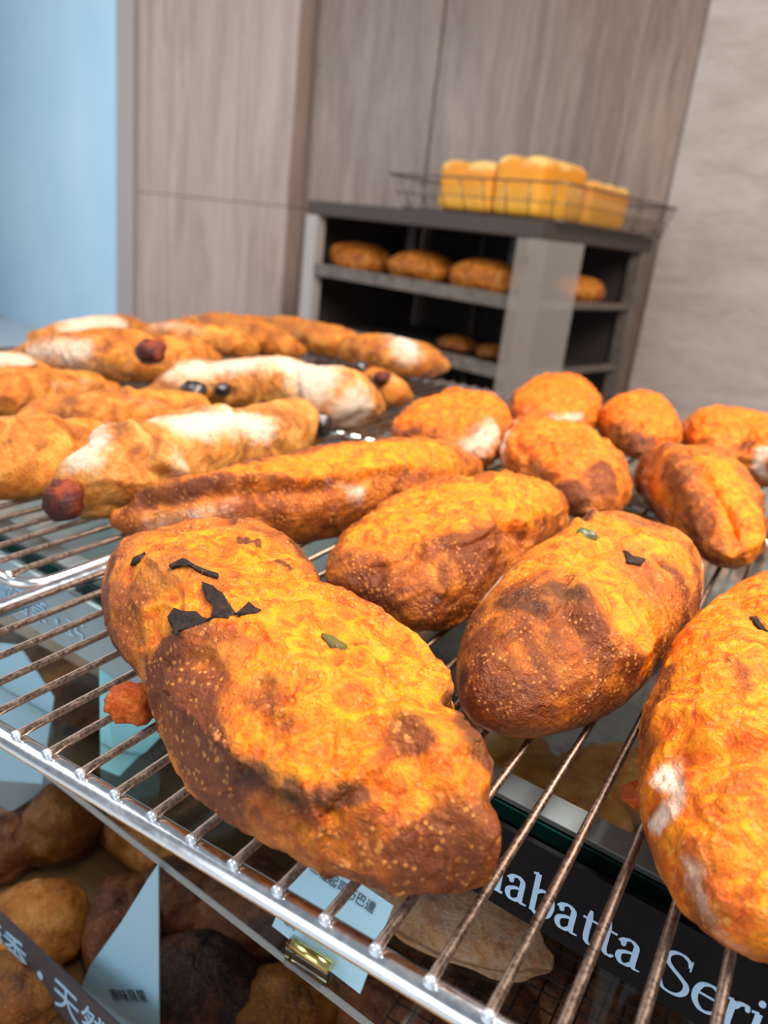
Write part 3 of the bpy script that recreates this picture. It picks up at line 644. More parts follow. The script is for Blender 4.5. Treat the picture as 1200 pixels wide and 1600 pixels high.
["F",0.02,0.9,[[-0.288,0.7017,0.0309],[-0.2857,0.7496,0.0455]]],
["F",0.004,0.8,[[-0.3923,0.727,0.0265],[-0.3759,0.7148,0.0235]]]]},"G":{"star":{"c":[-0.2135,0.7494],"ax":[0.5825,-0.8128],"L":0.1407,"W":0.0575,"k":[0.895,0.88,0.868,0.859,0.855,0.861,0.882,0.915,0.957,0.996,1.023,1.037,1.04,1.042,1.046,1.049,1.035,0.989,0.898,0.769,0.627,0.511,0.454,0.476,0.566,0.694,0.816,0.898,0.924,0.904,0.867,0.839,0.84,0.868,0.905,0.933,0.936,0.916,0.886,0.863,0.86,0.878,0.907,0.935,0.95,0.948,0.934,0.914],"h":0.062,"p":0.75},"s":[["B",0.012,1.3,[[-0.1738,0.6424,0.0259],[-0.1587,0.6371,0.023]]],
["B",0.01,1.2,[[-0.1515,0.6685,0.0482],[-0.1402,0.6599,0.0377]]],
["K",0.012,6,[[-0.2236,0.6857,0.0304],[-0.2486,0.7123,0.0377],[-0.2656,0.7553,0.0482]]],
["R",0.012,-4,[[-0.1961,0.6902,0.057],[-0.1573,0.6482,0.0419]]],
["C",0.03,1,[[-0.2338,0.7119,0.0515],[-0.2022,0.7346,0.0619],[-0.1653,0.666,0.0515]]],
["B",0.014,0.8,[[-0.1678,0.6404,0.0304],[-0.1464,0.6647,0.0445]]],
["F",0.006,1.2,[[-0.2857,0.8002,0.0445],[-0.263,0.7319,0.0377],[-0.2571,0.7182,0.0206]]],
["D",0.005,0.7,[[-0.2234,0.6871,0.0349],[-0.2047,0.6697,0.0349]]]]},"H":{"star":{"c":[-0.0763,0.7365],"ax":[-0.3448,0.9387],"L":0.1404,"W":0.047,"k":[0.864,0.812,0.799,0.836,0.917,1.019,1.111,1.166,1.173,1.136,1.073,1.007,0.956,0.925,0.912,0.906,0.9,0.892,0.885,0.886,0.899,0.922,0.95,0.974,0.99,0.995,0.991,0.983,0.972,0.96,0.947,0.932,0.919,0.913,0.918,0.934,0.957,0.98,0.998,1.008,1.014,1.021,1.032,1.045,1.051,1.037,0.997,0.934],"h":0.065,"p":0.75},"s":[["K",0.02,7,[[-0.0312,0.6085,0.0334],[-0.0539,0.6404,0.0517],[-0.0797,0.694,0.0612],[-0.1036,0.7464,0.0624]]],
["F",0.006,0.5,[[-0.1073,0.6984,0.0216],[-0.0919,0.6696,0.0271]]],
["C",0.02,1,[[-0.0797,0.7187,0.0645],[-0.0414,0.6414,0.0551],[-0.0216,0.6135,0.0334]]],
["C",0.012,0.7,[[-0.1133,0.7121,0.0334],[-0.0694,0.6426,0.0381]]],
["B",0.016,0.9,[[-0.1058,0.7472,0.0619],[-0.0591,0.6344,0.0425],[-0.0324,0.6065,0.0241]]],
["B",0.014,0.7,[[-0.1048,0.7075,0.048],[-0.0625,0.6326,0.018]]],
["F",0.008,0.8,[[-0.1348,0.7577,0.035],[-0.1155,0.7166,0.018]]],
["R",0.006,-6,[[-0.1102,0.7747,0.0624],[-0.0632,0.6586,0.0561],[-0.0347,0.6134,0.0396]]],
["R",0.01,5,[[-0.1166,0.7576,0.0589],[-0.074,0.6587,0.0493],[-0.0483,0.6163,0.0255]]]]},"I":{"star":{"c":[-0.31,1.0431],"ax":[-0.214,0.9768],"L":0.1788,"W":0.0583,"k":[0.89,0.899,0.906,0.916,0.932,0.958,0.995,1.037,1.077,1.108,1.121,1.116,1.095,1.066,1.039,1.022,1.018,1.025,1.036,1.042,1.035,1.013,0.977,0.933,0.891,0.856,0.835,0.827,0.833,0.846,0.864,0.884,0.903,0.919,0.93,0.935,0.932,0.92,0.899,0.874,0.848,0.826,0.813,0.812,0.82,0.837,0.857,0.875],"h":0.06,"p":0.75},"s":[["D",0.008,0.7,[[-0.2967,0.8804,0.0337],[-0.2894,0.878,0.0309]]],
["R",0.014,5,[[-0.3076,0.9746,0.0581]]],
["R",0.012,-6,[[-0.2722,0.9181,0.0418],[-0.2696,0.9631,0.0509]]],
["C",0.03,1.2,[[-0.3192,0.9239,0.0455],[-0.3072,1.0012,0.0595],[-0.2634,0.9923,0.0499]]],
["F",0.014,0.8,[[-0.2729,0.9002,0.0337],[-0.2542,0.953,0.0365]]],
["F",0.008,0.6,[[-0.3098,0.8935,0.0365],[-0.3098,0.9104,0.0455]]],
["B",0.01,0.7,[[-0.3098,0.8879,0.0309],[-0.2828,0.8912,0.0379]]]]},"J":{"star":{"c":[-0.2021,1.0305],"ax":[-0.2465,0.9691],"L":0.1496,"W":0.0477,"k":[0.963,0.94,0.894,0.836,0.785,0.762,0.778,0.831,0.903,0.971,1.017,1.031,1.015,0.982,0.944,0.909,0.879,0.854,0.83,0.812,0.802,0.807,0.824,0.849,0.871,0.883,0.884,0.88,0.882,0.901,0.939,0.989,1.036,1.063,1.064,1.042,1.009,0.978,0.961,0.958,0.963,0.966,0.962,0.953,0.945,0.945,0.954,0.965],"h":0.06,"p":0.75},"s":[["R",0.012,-7,[[-0.1861,0.9511,0.0536],[-0.1687,0.9057,0.0294]]],
["R",0.012,5,[[-0.2097,0.9609,0.0478]]],
["D",0.004,0.8,[[-0.183,0.9354,0.0488],[-0.1687,0.9057,0.0294]]],
["B",0.014,0.9,[[-0.1757,0.9077,0.028],[-0.1574,0.9186,0.0309]]],
["C",0.03,1.1,[[-0.2159,0.9802,0.0518],[-0.1826,0.9838,0.0581],[-0.1557,0.9406,0.0405]]],
["B",0.016,0.9,[[-0.2056,0.9378,0.0309],[-0.1701,0.9047,0.0265]]],
["D",0.006,0.8,[[-0.1781,0.9112,0.0323],[-0.1657,0.907,0.0309]]]]},"K":{"star":{"c":[-0.0779,1.0462],"ax":[-0.2719,0.9623],"L":0.1795,"W":0.0668,"k":[0.802,0.811,0.828,0.844,0.853,0.86,0.872,0.898,0.939,0.991,1.039,1.07,1.072,1.043,0.99,0.92,0.845,0.772,0.709,0.661,0.634,0.633,0.659,0.709,0.771,0.827,0.86,0.861,0.832,0.784,0.736,0.704,0.697,0.715,0.749,0.79,0.831,0.87,0.907,0.945,0.979,1.002,1.005,0.984,0.941,0.889,0.841,0.81],"h":0.06,"p":0.75},"s":[["R",0.012,5,[[-0.1137,1.0226,0.0551]]],
["R",0.012,-5,[[-0.0756,0.9736,0.0509],[-0.0749,0.9509,0.0351]]],
["B",0.01,1,[[-0.0698,0.9545,0.0418]]],
["C",0.03,1.1,[[-0.1284,1.0055,0.0431],[-0.0963,1.0088,0.0571],[-0.0629,0.9729,0.0544]]],
["F",0.014,1.1,[[-0.0499,0.9346,0.0431],[-0.0459,0.919,0.0211]]],
["F",0.005,0.9,[[-0.147,1.0343,0.0323],[-0.139,1.0482,0.0466]]],
["B",0.01,0.6,[[-0.09,0.9571,0.0365],[-0.0662,0.9624,0.0488]]]]},"L1":{"log":[[-0.4814,0.3794,0.0117],[-0.448,0.3707,0.0288],[-0.4388,0.392,0.0332],[-0.454,0.4519,0.0333],[-0.4538,0.529,0.0326],[-0.4533,0.6023,0.0311],[-0.4633,0.67,0.0242],[-0.4833,0.7227,0.0108]],"s":[["F",0.018,1.1,[[-0.4433,0.3634,0.052],[-0.4867,0.4486,0.0335],[-0.4389,0.4623,0.0578],[-0.4346,0.5272,0.0541],[-0.4277,0.557,0.046]]],
["F",0.014,0.7,[[-0.469,0.3912,0.0122],[-0.479,0.4411,0.0087],[-0.4161,0.431,0.0385]]],
["C",0.012,0.3,[[-0.4254,0.582,0.0411],[-0.4225,0.597,0.0314]]],
["B",0.006,0.8,[[-0.4227,0.5172,0.0379],[-0.4212,0.532,0.0277]]],
["B",0.006,0.6,[[-0.4418,0.4039,0.0615],[-0.4227,0.4242,0.0518]]],
["R",0.006,-5,[[-0.4456,0.3977,0.061],[-0.4126,0.3961,0.0477],[-0.4108,0.4169,0.0282]]],
["R",0.006,5,[[-0.4443,0.4135,0.0615],[-0.4143,0.416,0.0433],[-0.4157,0.4363,0.0283]]],
["R",0.006,-5,[[-0.4535,0.5722,0.0587],[-0.4251,0.562,0.0416],[-0.4233,0.572,0.0172]]]]},"L2":{"log":[[-0.5863,0.3514,0.0201],[-0.5363,0.3507,0.0318],[-0.5151,0.3678,0.034],[-0.519,0.4051,0.0297],[-0.5333,0.4554,0.0232],[-0.5578,0.5061,0.0108]],"s":[["C",0.02,0.2,[[-0.4992,0.3421,0.0439],[-0.4887,0.3753,0.0481]]],
["B",0.012,0.5,[[-0.4969,0.3392,0.0286],[-0.5428,0.4025,0.0077]]],
["D",0.004,0.7,[[-0.5009,0.3442,0.0485],[-0.4956,0.3543,0.0528]]]]},"L3":{"log":[[-0.6605,0.4665,0.0098],[-0.6428,0.4884,0.0179],[-0.6039,0.5086,0.0264],[-0.5821,0.561,0.0263],[-0.5682,0.6196,0.0203],[-0.5636,0.6552,0.0098]],"s":[["F",0.01,0.3,[[-0.575,0.5296,0.041],[-0.5627,0.5645,0.0397]]],
["B",0.008,0.6,[[-0.6474,0.4669,0.0176],[-0.6049,0.484,0.0313]]]]},"L4":{"log":[[-0.681,0.654,0.0104],[-0.6552,0.6654,0.028],[-0.6375,0.7154,0.0321],[-0.5898,0.7646,0.0358],[-0.5362,0.7701,0.0343],[-0.4901,0.7694,0.0387],[-0.4834,0.8018,0.0322],[-0.4975,0.8607,0.0147]],"s":[["F",0.02,0.9,[[-0.6434,0.661,0.049],[-0.6199,0.7062,0.0538],[-0.5815,0.7492,0.062],[-0.5436,0.7639,0.0634]]],
["F",0.03,1.3,[[-0.5099,0.7399,0.053],[-0.5146,0.799,0.0264],[-0.4572,0.7552,0.0207]]],
["C",0.012,0.3,[[-0.5879,0.7176,0.0289],[-0.5536,0.7332,0.0297]]],
["D",0.006,0.8,[[-0.6141,0.6901,0.0311],[-0.5975,0.7088,0.0283]]],
["R",0.006,-5,[[-0.5469,0.7532,0.0603],[-0.523,0.7343,0.0303],[-0.5186,0.7407,0.0094]]]]},"L5":{"log":[[-0.7739,0.4756,0.019],[-0.7238,0.4984,0.0267],[-0.7097,0.5482,0.0265],[-0.7152,0.6029,0.0216],[-0.7242,0.6455,0.0105]],"s":[["F",0.01,0.4,[[-0.6877,0.539,0.0346],[-0.6931,0.5888,0.0301]]]]},"L6":{"log":[[-0.9151,0.5647,0.0115],[-0.8901,0.5895,0.017],[-0.8652,0.6236,0.0189],[-0.8566,0.658,0.0097]],"s":[["F",0.02,1,[[-0.8654,0.5986,0.0259],[-0.8505,0.6206,0.0267]]]]},"L7":{"log":[[-0.9487,0.6796,0.0103],[-0.8783,0.6706,0.0271],[-0.8146,0.6974,0.0367],[-0.7829,0.7534,0.0353],[-0.7717,0.8252,0.0293],[-0.8113,0.9127,0.0135]],"s":[["F",0.02,0.8,[[-0.8751,0.6451,0.0314],[-0.8095,0.6651,0.0464]]],
["F",0.02,0.4,[[-0.8087,0.6631,0.0193],[-0.77,0.7066,0.0195]]],
["B",0.02,0.5,[[-0.7786,0.6952,0.0474],[-0.7496,0.7755,0.0431]]]]},"L8":{"log":[[-1.0731,0.7976,0.0098],[-1.0427,0.8201,0.0187],[-1.0303,0.8826,0.0245],[-1.0622,0.985,0.0209],[-1.1033,1.0457,0.0093]],"s":[["F",0.03,1,[[-1.0227,0.8358,0.0294],[-1.0206,0.9214,0.0305]]]]},"M1":{"log":[[-1.0567,0.99,0.0088],[-0.9653,0.9563,0.0251],[-0.9038,0.9948,0.0294],[-0.8484,1.0257,0.0231],[-0.8635,1.0814,0.0099]],"s":[["F",0.02,0.5,[[-0.9684,0.9423,0.0412],[-0.9045,0.9672,0.041]]]]},"M2":{"log":[[-1.1262,1.1834,0.0101],[-0.9674,1.097,0.0285],[-0.8783,1.0945,0.0332],[-0.8073,1.0926,0.0238],[-0.8177,1.1448,0.0101]],"s":[["B",0.02,0.5,[[-0.9046,1.0638,0.0221],[-0.8146,1.0693,0.0134]]]]},"M3":{"log":[[-1.0844,1.3385,0.0108],[-0.9397,1.2475,0.0259],[-0.8106,1.1909,0.0321],[-0.7488,1.2018,0.0272],[-0.7585,1.2722,0.0119]],"s":[["B",0.02,0.3,[[-0.9161,1.2071,0.0234],[-0.7902,1.1635,0.0214]]]]},"M4":{"log":[[-0.8126,1.248,0.0143],[-0.7043,1.1523,0.0292],[-0.6253,1.1444,0.0356],[-0.5924,1.1853,0.0287],[-0.6015,1.2724,0.0136]],"s":[["F",0.03,1,[[-0.6432,1.167,0.05],[-0.5971,1.13,0.0453]]],
["B",0.014,0.5,[[-0.6907,1.1206,0.0307],[-0.6252,1.1099,0.0245]]]]},"M5":{"log":[[-0.6272,1.0062,0.0086],[-0.5443,0.9326,0.0246],[-0.5045,0.9201,0.0248],[-0.5068,0.9663,0.0098]],"s":[["D",0.01,0.8,[[-0.5384,0.9098,0.0355],[-0.5075,0.8985,0.0323]]],
["F",0.01,0.5,[[-0.5142,0.9113,0.0431],[-0.4914,0.9153,0.0406]]]]}}''')
SLICES = json.loads(r'''[["A","vegetable_slice","char","charred dark flake",[[-0.2187,0.2255,0.0543],[-0.2171,0.2277,0.0574],[-0.2116,0.226,0.0586],[-0.2037,0.2246,0.0616],[-0.1967,0.2209,0.0623],[-0.191,0.2195,0.0636],[-0.1944,0.2163,0.0606],[-0.1985,0.2149,0.0574],[-0.1958,0.2125,0.057],[-0.2014,0.215,0.0557],[-0.2109,0.2205,0.0543]]],["A","vegetable_slice","char","charred dark flake",[[-0.2125,0.2395,0.0659],[-0.207,0.2393,0.0668],[-0.1991,0.2353,0.0673],[-0.191,0.2297,0.0673],[-0.1858,0.2272,0.0673],[-0.1847,0.2227,0.0661],[-0.1899,0.2195,0.0639],[-0.1934,0.2252,0.0654],[-0.1991,0.23,0.0656],[-0.2065,0.2339,0.0651]]],["A","vegetable_slice","char","thin charred strip",[[-0.2358,0.2458,0.0639],[-0.2318,0.249,0.0661],[-0.2242,0.2475,0.0668],[-0.2148,0.2483,0.0682],[-0.2138,0.2464,0.0679],[-0.222,0.2458,0.0666],[-0.2294,0.2472,0.0659],[-0.2333,0.2446,0.0639]]],["A","vegetable_slice","char","small charred flake",[[-0.2697,0.2515,0.0548],[-0.2703,0.2559,0.0578],[-0.2661,0.2562,0.0598],[-0.2648,0.2521,0.0578]]],["A","vegetable_slice","green","green pepper piece",[[-0.1472,0.2353,0.0684],[-0.144,0.2376,0.0684],[-0.1371,0.2363,0.0679],[-0.1369,0.2282,0.0671],[-0.1413,0.2311,0.0677]]],["A","vegetable_slice","char","dark crisp edge flake",[[-0.1832,0.226,0.0673],[-0.1843,0.2347,0.0688],[-0.1771,0.2326,0.0687],[-0.1768,0.2283,0.068],[-0.1795,0.2241,0.0671]]],["B","vegetable_slice","char","dark crisp flake",[[-0.0768,0.4303,0.0666],[-0.072,0.4234,0.0659],[-0.0659,0.4286,0.0646],[-0.0661,0.4208,0.0644],[-0.0715,0.4167,0.0656]]],["C","vegetable_slice","char","dark crisp flake",[[-0.0068,0.3873,0.0717],[-0.0039,0.3869,0.0725],[0.0016,0.3732,0.0734],[0.002,0.3693,0.0734],[-0.0042,0.3799,0.0725]]]]''')
gr = 'cheese ciabattas on the wire rack'; gl = 'floury stuffed rolls on the back left of the rack'
NAME = 'ciabatta_loaf'
make_loaf('A', 'c', M['cheese'], (640, 320), NAME, 'large two-lobed cheese ciabatta in front with charred dark flakes on top', 'bread', gr, .0, .8)
make_loaf('B', 'c', M['cheese'], (420, 210), NAME, 'oval cheese ciabatta with scorched dark near end, right of the large two-lobed loaf', 'bread', gr, .1, .5)
make_loaf('C', 'c', M['cheese'], (420, 210), NAME, 'cheese ciabatta cut by the right edge, with white flour streak above the black sign', 'bread', gr, .35, .6)
make_loaf('D', 'c', M['cheese'], (260, 130), NAME, 'cheese ciabatta directly behind the large two-lobed loaf, orange top and brown side', 'bread', gr, .3, 1.3)
make_loaf('E', 'c', M['cheese'], (260, 110), NAME, 'long brown ciabatta with lengthwise ridge and flour dusted side behind the front loaf', 'bread', gr, .1, .8)
make_loaf('F', 'c', M['cheese_far'], (180, 90), NAME, 'small cheese ciabatta with pale floury right side beside the empty rack wires', 'bread', gr, .45, 1.6)
make_loaf('G', 'c', M['cheese_far'], (180, 90), NAME, 'cheese ciabatta with white floury left edge in the middle of the right group', 'bread', gr, .45, 1.6)
make_loaf('H', 'c', M['cheese'], (200, 100), NAME, 'brown creased ciabatta by the right edge, behind the two nearest right loaves', 'bread', gr, .2, 1.4)
make_loaf('I', 'c', M['cheese_far'], (160, 80), NAME, 'farthest cheese ciabatta, right below the clear door pane of the cabinet', 'bread', gr, .5, 1.8)
make_loaf('J', 'c', M['cheese_far'], (160, 80), NAME, 'cheese ciabatta in the back row with brown crackled patch on its near end', 'bread', gr, .5, 1.8)
make_loaf('K', 'c', M['cheese_far'], (160, 80), NAME, 'cheese ciabatta at the back right corner with bare white side', 'bread', gr, .55, 1.6)
NAME = 'stuffed_roll'
make_loaf('L1', 'f', M['floury'], (240, 100), NAME, 'floury twisted roll with dark red sausage tip over the bare wires', 'bread', gl, 0, .9, .006)
make_loaf('L2', 'p', M['plain'], (200, 90), NAME, 'golden orange roll cut by the left edge, nearest on the left', 'bread', gl, 0, 1.0, .004)
make_loaf('L3', 'p', M['plain'], (160, 70), NAME, 'orange roll lying behind the nearest left roll and the floury twisted roll', 'bread', gl, 0, 1.0, .004)
make_loaf('L4', 'f', M['floury'], (220, 100), NAME, 'floury roll with bare white round end and dark olive tip', 'bread', gl, 0, .8, .005)
make_loaf('L5', 'p', M['plain'], (140, 60), NAME, 'golden roll at the left edge, second from the front', 'bread', gl, 0, 1.0, .004)
make_loaf('L6', 'f', M['floury'], (120, 50), NAME, 'cream floured roll cut by the left edge in the third row', 'bread', gl, 0, .6)
make_loaf('L7', 'f', M['plain'], (180, 80), NAME, 'orange floury roll with round brown sausage end facing the camera', 'bread', gl, 0, 1.0, .003)
make_loaf('L8', 'f', M['floury'], (120, 50), NAME, 'white dusted roll in the back row against the pale blue wall', 'bread', gl, 0, .6)
make_loaf('M1', 'p', M['plain'], (120, 60), NAME, 'golden roll in the back row, right of the white dusted roll', 'bread', gl, 0, 1.0, .004)
make_loaf('M2', 'p', M['plain'], (120, 60), NAME, 'golden roll in the back row below the pink wood column', 'bread', gl, 0, 1.0, .004)
make_loaf('M3', 'p', M['plain'], (120, 60), NAME, 'golden roll in the back row in front of the cabinet left post', 'bread', gl, 0, 1.0, .004)
make_loaf('M4', 'p', M['plain'], (140, 70), NAME, 'golden roll with pale floured patch at the right end of the back row', 'bread', gl, 0, 1.0, .004)
make_loaf('M5', 'p', M['plain'], (100, 50), NAME, 'short brown olive roll behind the bare white round roll end', 'bread', gl, 0, .9)
for key, nm, mt, lab, poly in SLICES:
    patch(key, nm, poly, M[mt], lab)
A_, B_, C_ = BUILT['A'][0], BUILT['B'][0], BUILT['C'][0]
o = blob('cheese_drip', at(210, 1098, .008), (.0125, .0105, .0085), M['drip'], A_, 4, 4, .32, 2.6, .5); o['label'] = 'toasted red-orange cheese drip on the wires'
o = blob('cheese_drip', at(1002, 1242, .005), (.0085, .006, .0055), M['drip'], C_, 8, 4, .32, 2.6, .4); o['label'] = 'toasted red-orange cheese drip on the wires'
o = blob('vegetable_slice', at(916, 838, .067), (.0065, .0055, .0045), M['green'], B_, 3, 3, .4); o['label'] = 'green pepper piece'
L1 = BUILT['L1'][0]
def tipblob(key, px, py, z, r, mat, lab, nm='sausage'):
    p = at(px, py, z); d = EYE - p; d /= np.linalg.norm(d); p = p
    o = blob(nm, p, r, M[mat], BUILT[key][0], 5, 3, .25, 2.2, 1.6); o['label'] = lab; return o
tipblob('L1', 99, 780, .020, (.015, .013, .0165), 'sausage', 'charred dark red sausage tip')
tipblob('L1', 499, 664, .028, (.013, .013, .015), 'olive', 'black charred tip')
tipblob('L7', 235, 549, .055, (.018, .018, .016), 'sausage', 'round brown sausage end')
tipblob('L4', 301, 613, .036, (.015, .015, .014), 'olive', 'black olive tip')
tipblob('L4', 348, 608, .030, (.012, .008, .008), 'olive', 'black olive piece', 'olive')
tipblob('M5', 562, 576, .040, (.012, .012, .012), 'olive', 'black olive', 'olive')
tipblob('M5', 597, 590, .040, (.016, .01, .01), 'sausage', 'dark red filling', 'filling')

# ---------------------------------------------------------------- wire racks
RW = .0020
def rounded_loop(x0, x1, y0, y1, z, r, n=6):
    pts = []
    for cx, cy, a0 in ((x1 - r, y0 + r, -90), (x1 - r, y1 - r, 0), (x0 + r, y1 - r, 90), (x0 + r, y0 + r, 180)):
        for k in range(n + 1):
            a = math.radians(a0 + 90 * k / n); pts.append((cx + r * math.cos(a), cy + r * math.sin(a), z))
    return pts
def wire_rack(x0, x1, y0, y1, xs, rr, label, crosses):
    t = empty('wire_rack', ((x0 + x1) / 2, (y0 + y1) / 2, -.004)); tag(t, label, 'rack', 'wire racks under the loaves')
    V, Fc = tube_arrays(rounded_loop(x0, x1, y0, y1, -.0034 - rr, .018), rr, 14, False, True)
    fr = mesh('frame', V, Fc, M['rail']); reparent(fr, t)
    for yc in crosses: tube('cross_bar', [(x0, yc, -.0068), (x1, yc, -.0068)], .0028, M['rail'], t, 8)
    V, Fc = tube_arrays([(0, y0 - .0015, 0), (0, y1 + .001, 0)], RW, 10)
    me = None
    Vt, Ft = tube_arrays([(0, y0 - .0030, 0), (0, y0 - .0010, 0)], RW * 1.12, 10)
    for i, x in enumerate(xs):
        if me is None:
            w0 = mesh('wire', V, Fc, M['wire']); me = w0.data; o = w0
            for p in list(me.polygons)[-2:]: p.use_smooth = False
            t0 = mesh('wire_end', Vt, Ft, M['tip'])
        else:
            o = w0.copy(); COL.objects.link(o)
        o.location = (x, 0, -RW); reparent(o, t)
        e = t0 if i == 0 else t0.copy()
        if i: COL.objects.link(e)
        e.parent = o; e.location = (0, 0, 0)
        e.matrix_parent_inverse = Matrix.Identity(4)
    return t
step = .02035
y0 = .1832
wire_rack(-.3795, .295, y0, 1.204, [-.24440 + step * i for i in range(-6, 27)], .0050, 'near wire cooling rack with bright front rail under the cheese ciabattas', (.766, .985))
wire_rack(-1.08, -.3885, .2795, 1.204, [-.404 - step * i for i in range(0, 33)], .0036, 'left wire cooling rack with rounded corner under the floury rolls', (.766, .985))

# ---------------------------------------------------------------- glass shelf under the racks, its sign strips
gf = [at(-300, 672, -.03), at(0, 840, -.03), at(147, 923, -.03), at(780, 1237, -.03), at(1060, 1402, -.03), at(1500, 1650, -.03)]
g0, g1 = np.array([gf[1][0], gf[1][1]]), np.array([gf[4][0], gf[4][1]])
gd = (g1 - g0) / np.linalg.norm(g1 - g0); gn = np.array([-gd[1], gd[0]])
gs0 = g0 - gd * .45; glen = 1.3
def gbox(name, a, b, off0, off1, z0, z1, mat, parent, bev=0.0):
    p = gs0 + gd * a + gn * off0
    return box(name, (p[0], p[1], z0), (gd[0] * (b - a), gd[1] * (b - a), 0), (gn[0] * (off1 - off0), gn[1] * (off1 - off0), 0), (0, 0, z1 - z0), mat, parent, bev)
gs = empty('glass_shelf', (float(gs0[0] + gd[0] * .6), float(gs0[1] + gd[1] * .6), -.05)); tag(gs, 'clear glass shelf with dark green front edges under the wire racks', 'shelf')
for za, zb, o_ in ((-.0375, -.030, 0), (-.050, -.0425, -.006)):
    gbox('pane', 0, glen, o_ + .0015, .8, za, zb, M['glass'], gs)
    gbox('pane_edge', 0, glen, o_, o_ + .0015, za, zb, M['green_glass'], gs)
gbox('channel', 0, glen, .002, .02, -.0298, -.0265, M['channel'], gs, .0006)
gbox('spacer', 0, glen, .002, .010, -.0424, -.0376, M['green_glass'], gs)
gbox('trim_bar', 0, glen, -.014, -.0065, -.055, -.0505, M['rail'], gs, .001)

# sign boards
SY0, SY1 = np.array([-.466, .316]), np.array([.004, .2795])
sd = (SY1 - SY0) / np.linalg.norm(SY1 - SY0); sd3 = (float(sd[0]), float(sd[1]), 0); sn3 = (float(-sd[1]), float(sd[0]), 0)
def spos(s, z, off=0.0): return (SY0[0] + sd[0] * s - sn3[0] * off, SY0[1] + sd[1] * s - sn3[1] * off, z)
def s_of(px, py):
    r = ray(px, py); n = np.array([sn3[0], sn3[1]]); t = (n @ SY0) / (n @ r[:2]); P = EYE + r * t
    return float((P[:2] - SY0) @ sd), float(P[2])
zb_, zt_ = -.0645, -.022
split = s_of(700, 1300)[0]
sb = box('shelf_sign', spos(split, zb_), np.array(sd3) * .32, np.array(sn3) * .003, (0, 0, zt_ - zb_), M['sign_black'], None, .0004)
# frames: black board as parent
sgn = empty('shelf_sign', spos(split + .1, zb_)); tag(sgn, 'black shelf sign with pale blue serif lettering behind the front wires', 'sign')
sb.name = 'board'; reparent(sb, sgn)
sg2 = empty('shelf_sign', spos(.2, zb_)); tag(sg2, 'black shelf sign with sky reflection painted grey-blue and light characters, left of the large two-lobed loaf', 'sign')
b2 = box('board', spos(-.25, zb_), np.array(sd3) * (.25 + split - .002), np.array(sn3) * .003, (0, 0, zt_ - zb_), M['sheet_and_sky_sheen_grey'], sg2, .0004)  # left stretch of the same black strip, sky reflection painted as grey-blue

# serif letters built from pen strokes: (points, closed widths follow the stroke direction)
THK, THN = .098, .034
def stroke(pts, smooth=True, thick=THK, thin=THN, taper=(1, 1)):
    P = cr(pts) if smooth else np.array(pts, float)
    T = np.gradient(P, axis=0); T /= np.linalg.norm(T, axis=1)[:, None] + 1e-9
    wd = thin + (thick - thin) * np.abs(T[:, 1]) ** 1.3
    tt = np.linspace(0, 1, len(P)); wd = wd * np.interp(tt, [0, .15, .85, 1], [taper[0], 1, 1, taper[1]])
    nrm = np.stack([-T[:, 1], T[:, 0]], 1)
    return P + nrm * wd[:, None] / 2, P - nrm * wd[:, None] / 2
def dot(cx, cy, r):
    a = np.linspace(0, 2 * np.pi, 17); return np.stack([cx + r * np.cos(a), cy + r * np.sin(a)], 1), np.tile([[cx, cy]], (17, 1))
def serif(x0, x1, y, t=.034): return (np.array([[x0, y + t], [x1, y + t]]), np.array([[x0, y], [x1, y]]))
